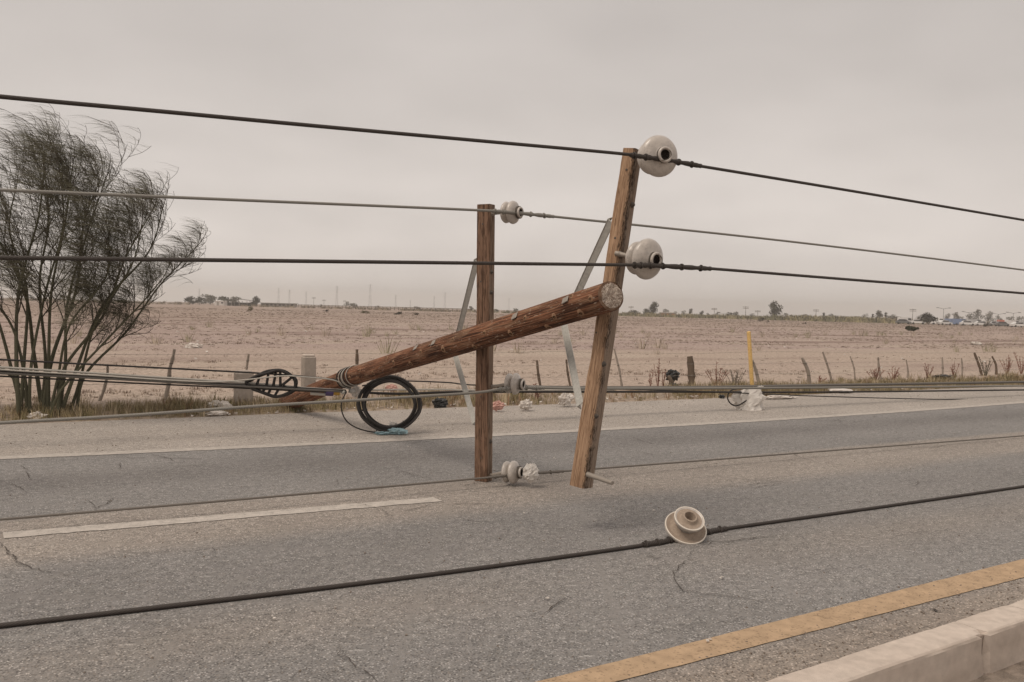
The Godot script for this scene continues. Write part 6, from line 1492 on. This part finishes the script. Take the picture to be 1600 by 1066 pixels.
func build_distance() -> void:
	M.zinc_dark = std(Color(0.16, 0.15, 0.14), 0.7, 0.3)
	M.white_wall = std(Color(0.66, 0.62, 0.58), 0.8, 0.3)
	M.grey_wall = std(Color(0.33, 0.295, 0.26), 0.9, 0.2)
	M.roof_sheet = std(Color(0.14, 0.125, 0.115), 0.6, 0.4)
	M.dark_inside = std(Color(0.06, 0.05, 0.045), 0.9, 0.2)
	M.orange_panel = std(Color(0.42, 0.20, 0.10), 0.8, 0.3)
	M.glass_dark = std(Color(0.03, 0.03, 0.035), 0.15, 0.6)
	for t in TREES:
		leafy(t[0], t[1], t[2], t[3], t[4], t[5], t[6], t[7], t[8], t[9], t[10])
	for t in PALMS: palm(t[0], t[1], t[2], t[3])
	for t in PYLONS: lattice_tower(t[0], t[1], t[2])
	for t in POLES: distant_pole(t[0], t[1], t[2], t[3])
	for t in CARS: car(t[0], t[1], t[2], std(t[3], 0.35, 0.5), t[4])
	# farm sheds
	var o := thing("white_shed", "small white shed between the dark trees and the open barn", "shed", SHED)
	bx("wall", Vector3(4.6, 1.9, 3.0), Vector3(0, 0.95, 0), M.white_wall, o)
	bx("roof", Vector3(4.9, 0.16, 3.4), Vector3(0, 1.98, 0), M.white_wall, o, Basis(Vector3.RIGHT, 0.08))
	bx("door", Vector3(0.9, 1.5, 0.06), Vector3(-0.9, 0.75, 1.53), M.grey_wall, o)
	bx("window", Vector3(0.8, 0.6, 0.06), Vector3(1.0, 1.2, 1.53), M.glass_dark, o)
	o = thing("open_barn", "open sided barn with dark pitched roof near the white shed", "barn", BARN)
	for x in [-6.6, -3.4, 0.0, 3.4, 6.6]:
		for z in [-2.2, 2.2]: bx("post", Vector3(0.2, 2.2, 0.2), Vector3(x, 1.1, z), M.grey_wall, o)
	for s in [-1.0, 1.0]: bx("roof", Vector3(7.2, 0.14, 5.4), Vector3(s * 3.5, 2.6, 0), M.roof_sheet, o, Basis(Vector3.BACK, -s * 0.13))
	bx("back_wall", Vector3(13.4, 1.5, 0.15), Vector3(0, 0.75, -2.3), M.dark_inside, o)
	o = thing("long_building", "long low grey building with flat roof beyond the field", "building", LONGB)
	bx("wall", Vector3(15.0, 1.5, 5.0), Vector3(0, 0.75, 0), M.grey_wall, o)
	bx("roof", Vector3(15.8, 0.2, 6.0), Vector3(0, 1.62, 0), M.roof_sheet, o)
	for k in 8: bx("window", Vector3(1.0, 0.7, 0.08), Vector3(-6.4 + 1.83 * k, 0.85, 2.53), M.dark_inside, o)
	o = thing("container_office", "low cabin with orange panels beside dark bushy trees", "cabin", CABIN)
	bx("wall", Vector3(6.0, 1.7, 2.6), Vector3(0, 0.85, 0), M.grey_wall, o)
	bx("roof", Vector3(6.4, 0.18, 3.0), Vector3(0, 1.8, 0), M.white_wall, o)
	for k in 3: bx("panel", Vector3(1.3, 1.1, 0.08), Vector3(-2.0 + 2.0 * k, 0.8, 1.33), M.orange_panel, o)
	o = thing("white_hall", "long low white roofed hall next to the orange panelled cabin", "building", HALL)
	bx("wall", Vector3(8.4, 0.9, 4.0), Vector3(0, 0.45, 0), M.white_wall, o)
	bx("roof", Vector3(8.8, 0.2, 4.4), Vector3(0, 1.0, 0), M.white_wall, o)
	for k in 4: bx("window", Vector3(0.8, 0.4, 0.06), Vector3(-3.0 + 2.0 * k, 0.5, 2.03), M.dark_inside, o)
	# long ranch fence on the far side
	o = thing("ranch_fence", "long low post and rail fence along the far side of the field", "fence", RANCH[0])
	var along := RANCH[1] - RANCH[0]
	for k in 46: bx("post", Vector3(0.22, 1.3, 0.22), along * (k / 45.0) + Vector3(0, 0.65, 0), M.old_wood, o)
	for y in [1.22, 0.62]:
		put("rail", stick(Vector3(0, y, 0), along + Vector3(0, y, 0), 0.10, 0.10, 4), M.old_wood, o)
	# hedge-like scrub that closes the field
	var at := []; var cols := []
	for seg in SCRUB:
		for i in int(seg[2]):
			var t := rng.randf()
			var p: Vector3 = seg[0].lerp(seg[1], t) + Vector3(rng.randfn() * 4.0, 0, rng.randfn() * 6.0)
			var k: float = rng.randf_range(0.5, 1.4) * seg[3]
			at.append(Transform3D(Basis(Vector3.UP, rng.randf() * TAU).scaled(Vector3(k * 1.6, k, k * 1.6)), p))
			cols.append(seg[4][rng.randi() % seg[4].size()])
	scatter("far_undergrowth", "low scrub growing along the far side of the field", tuft_mesh(40, 1.0, 1.2, 0.05, 90), M.dry, at, cols)
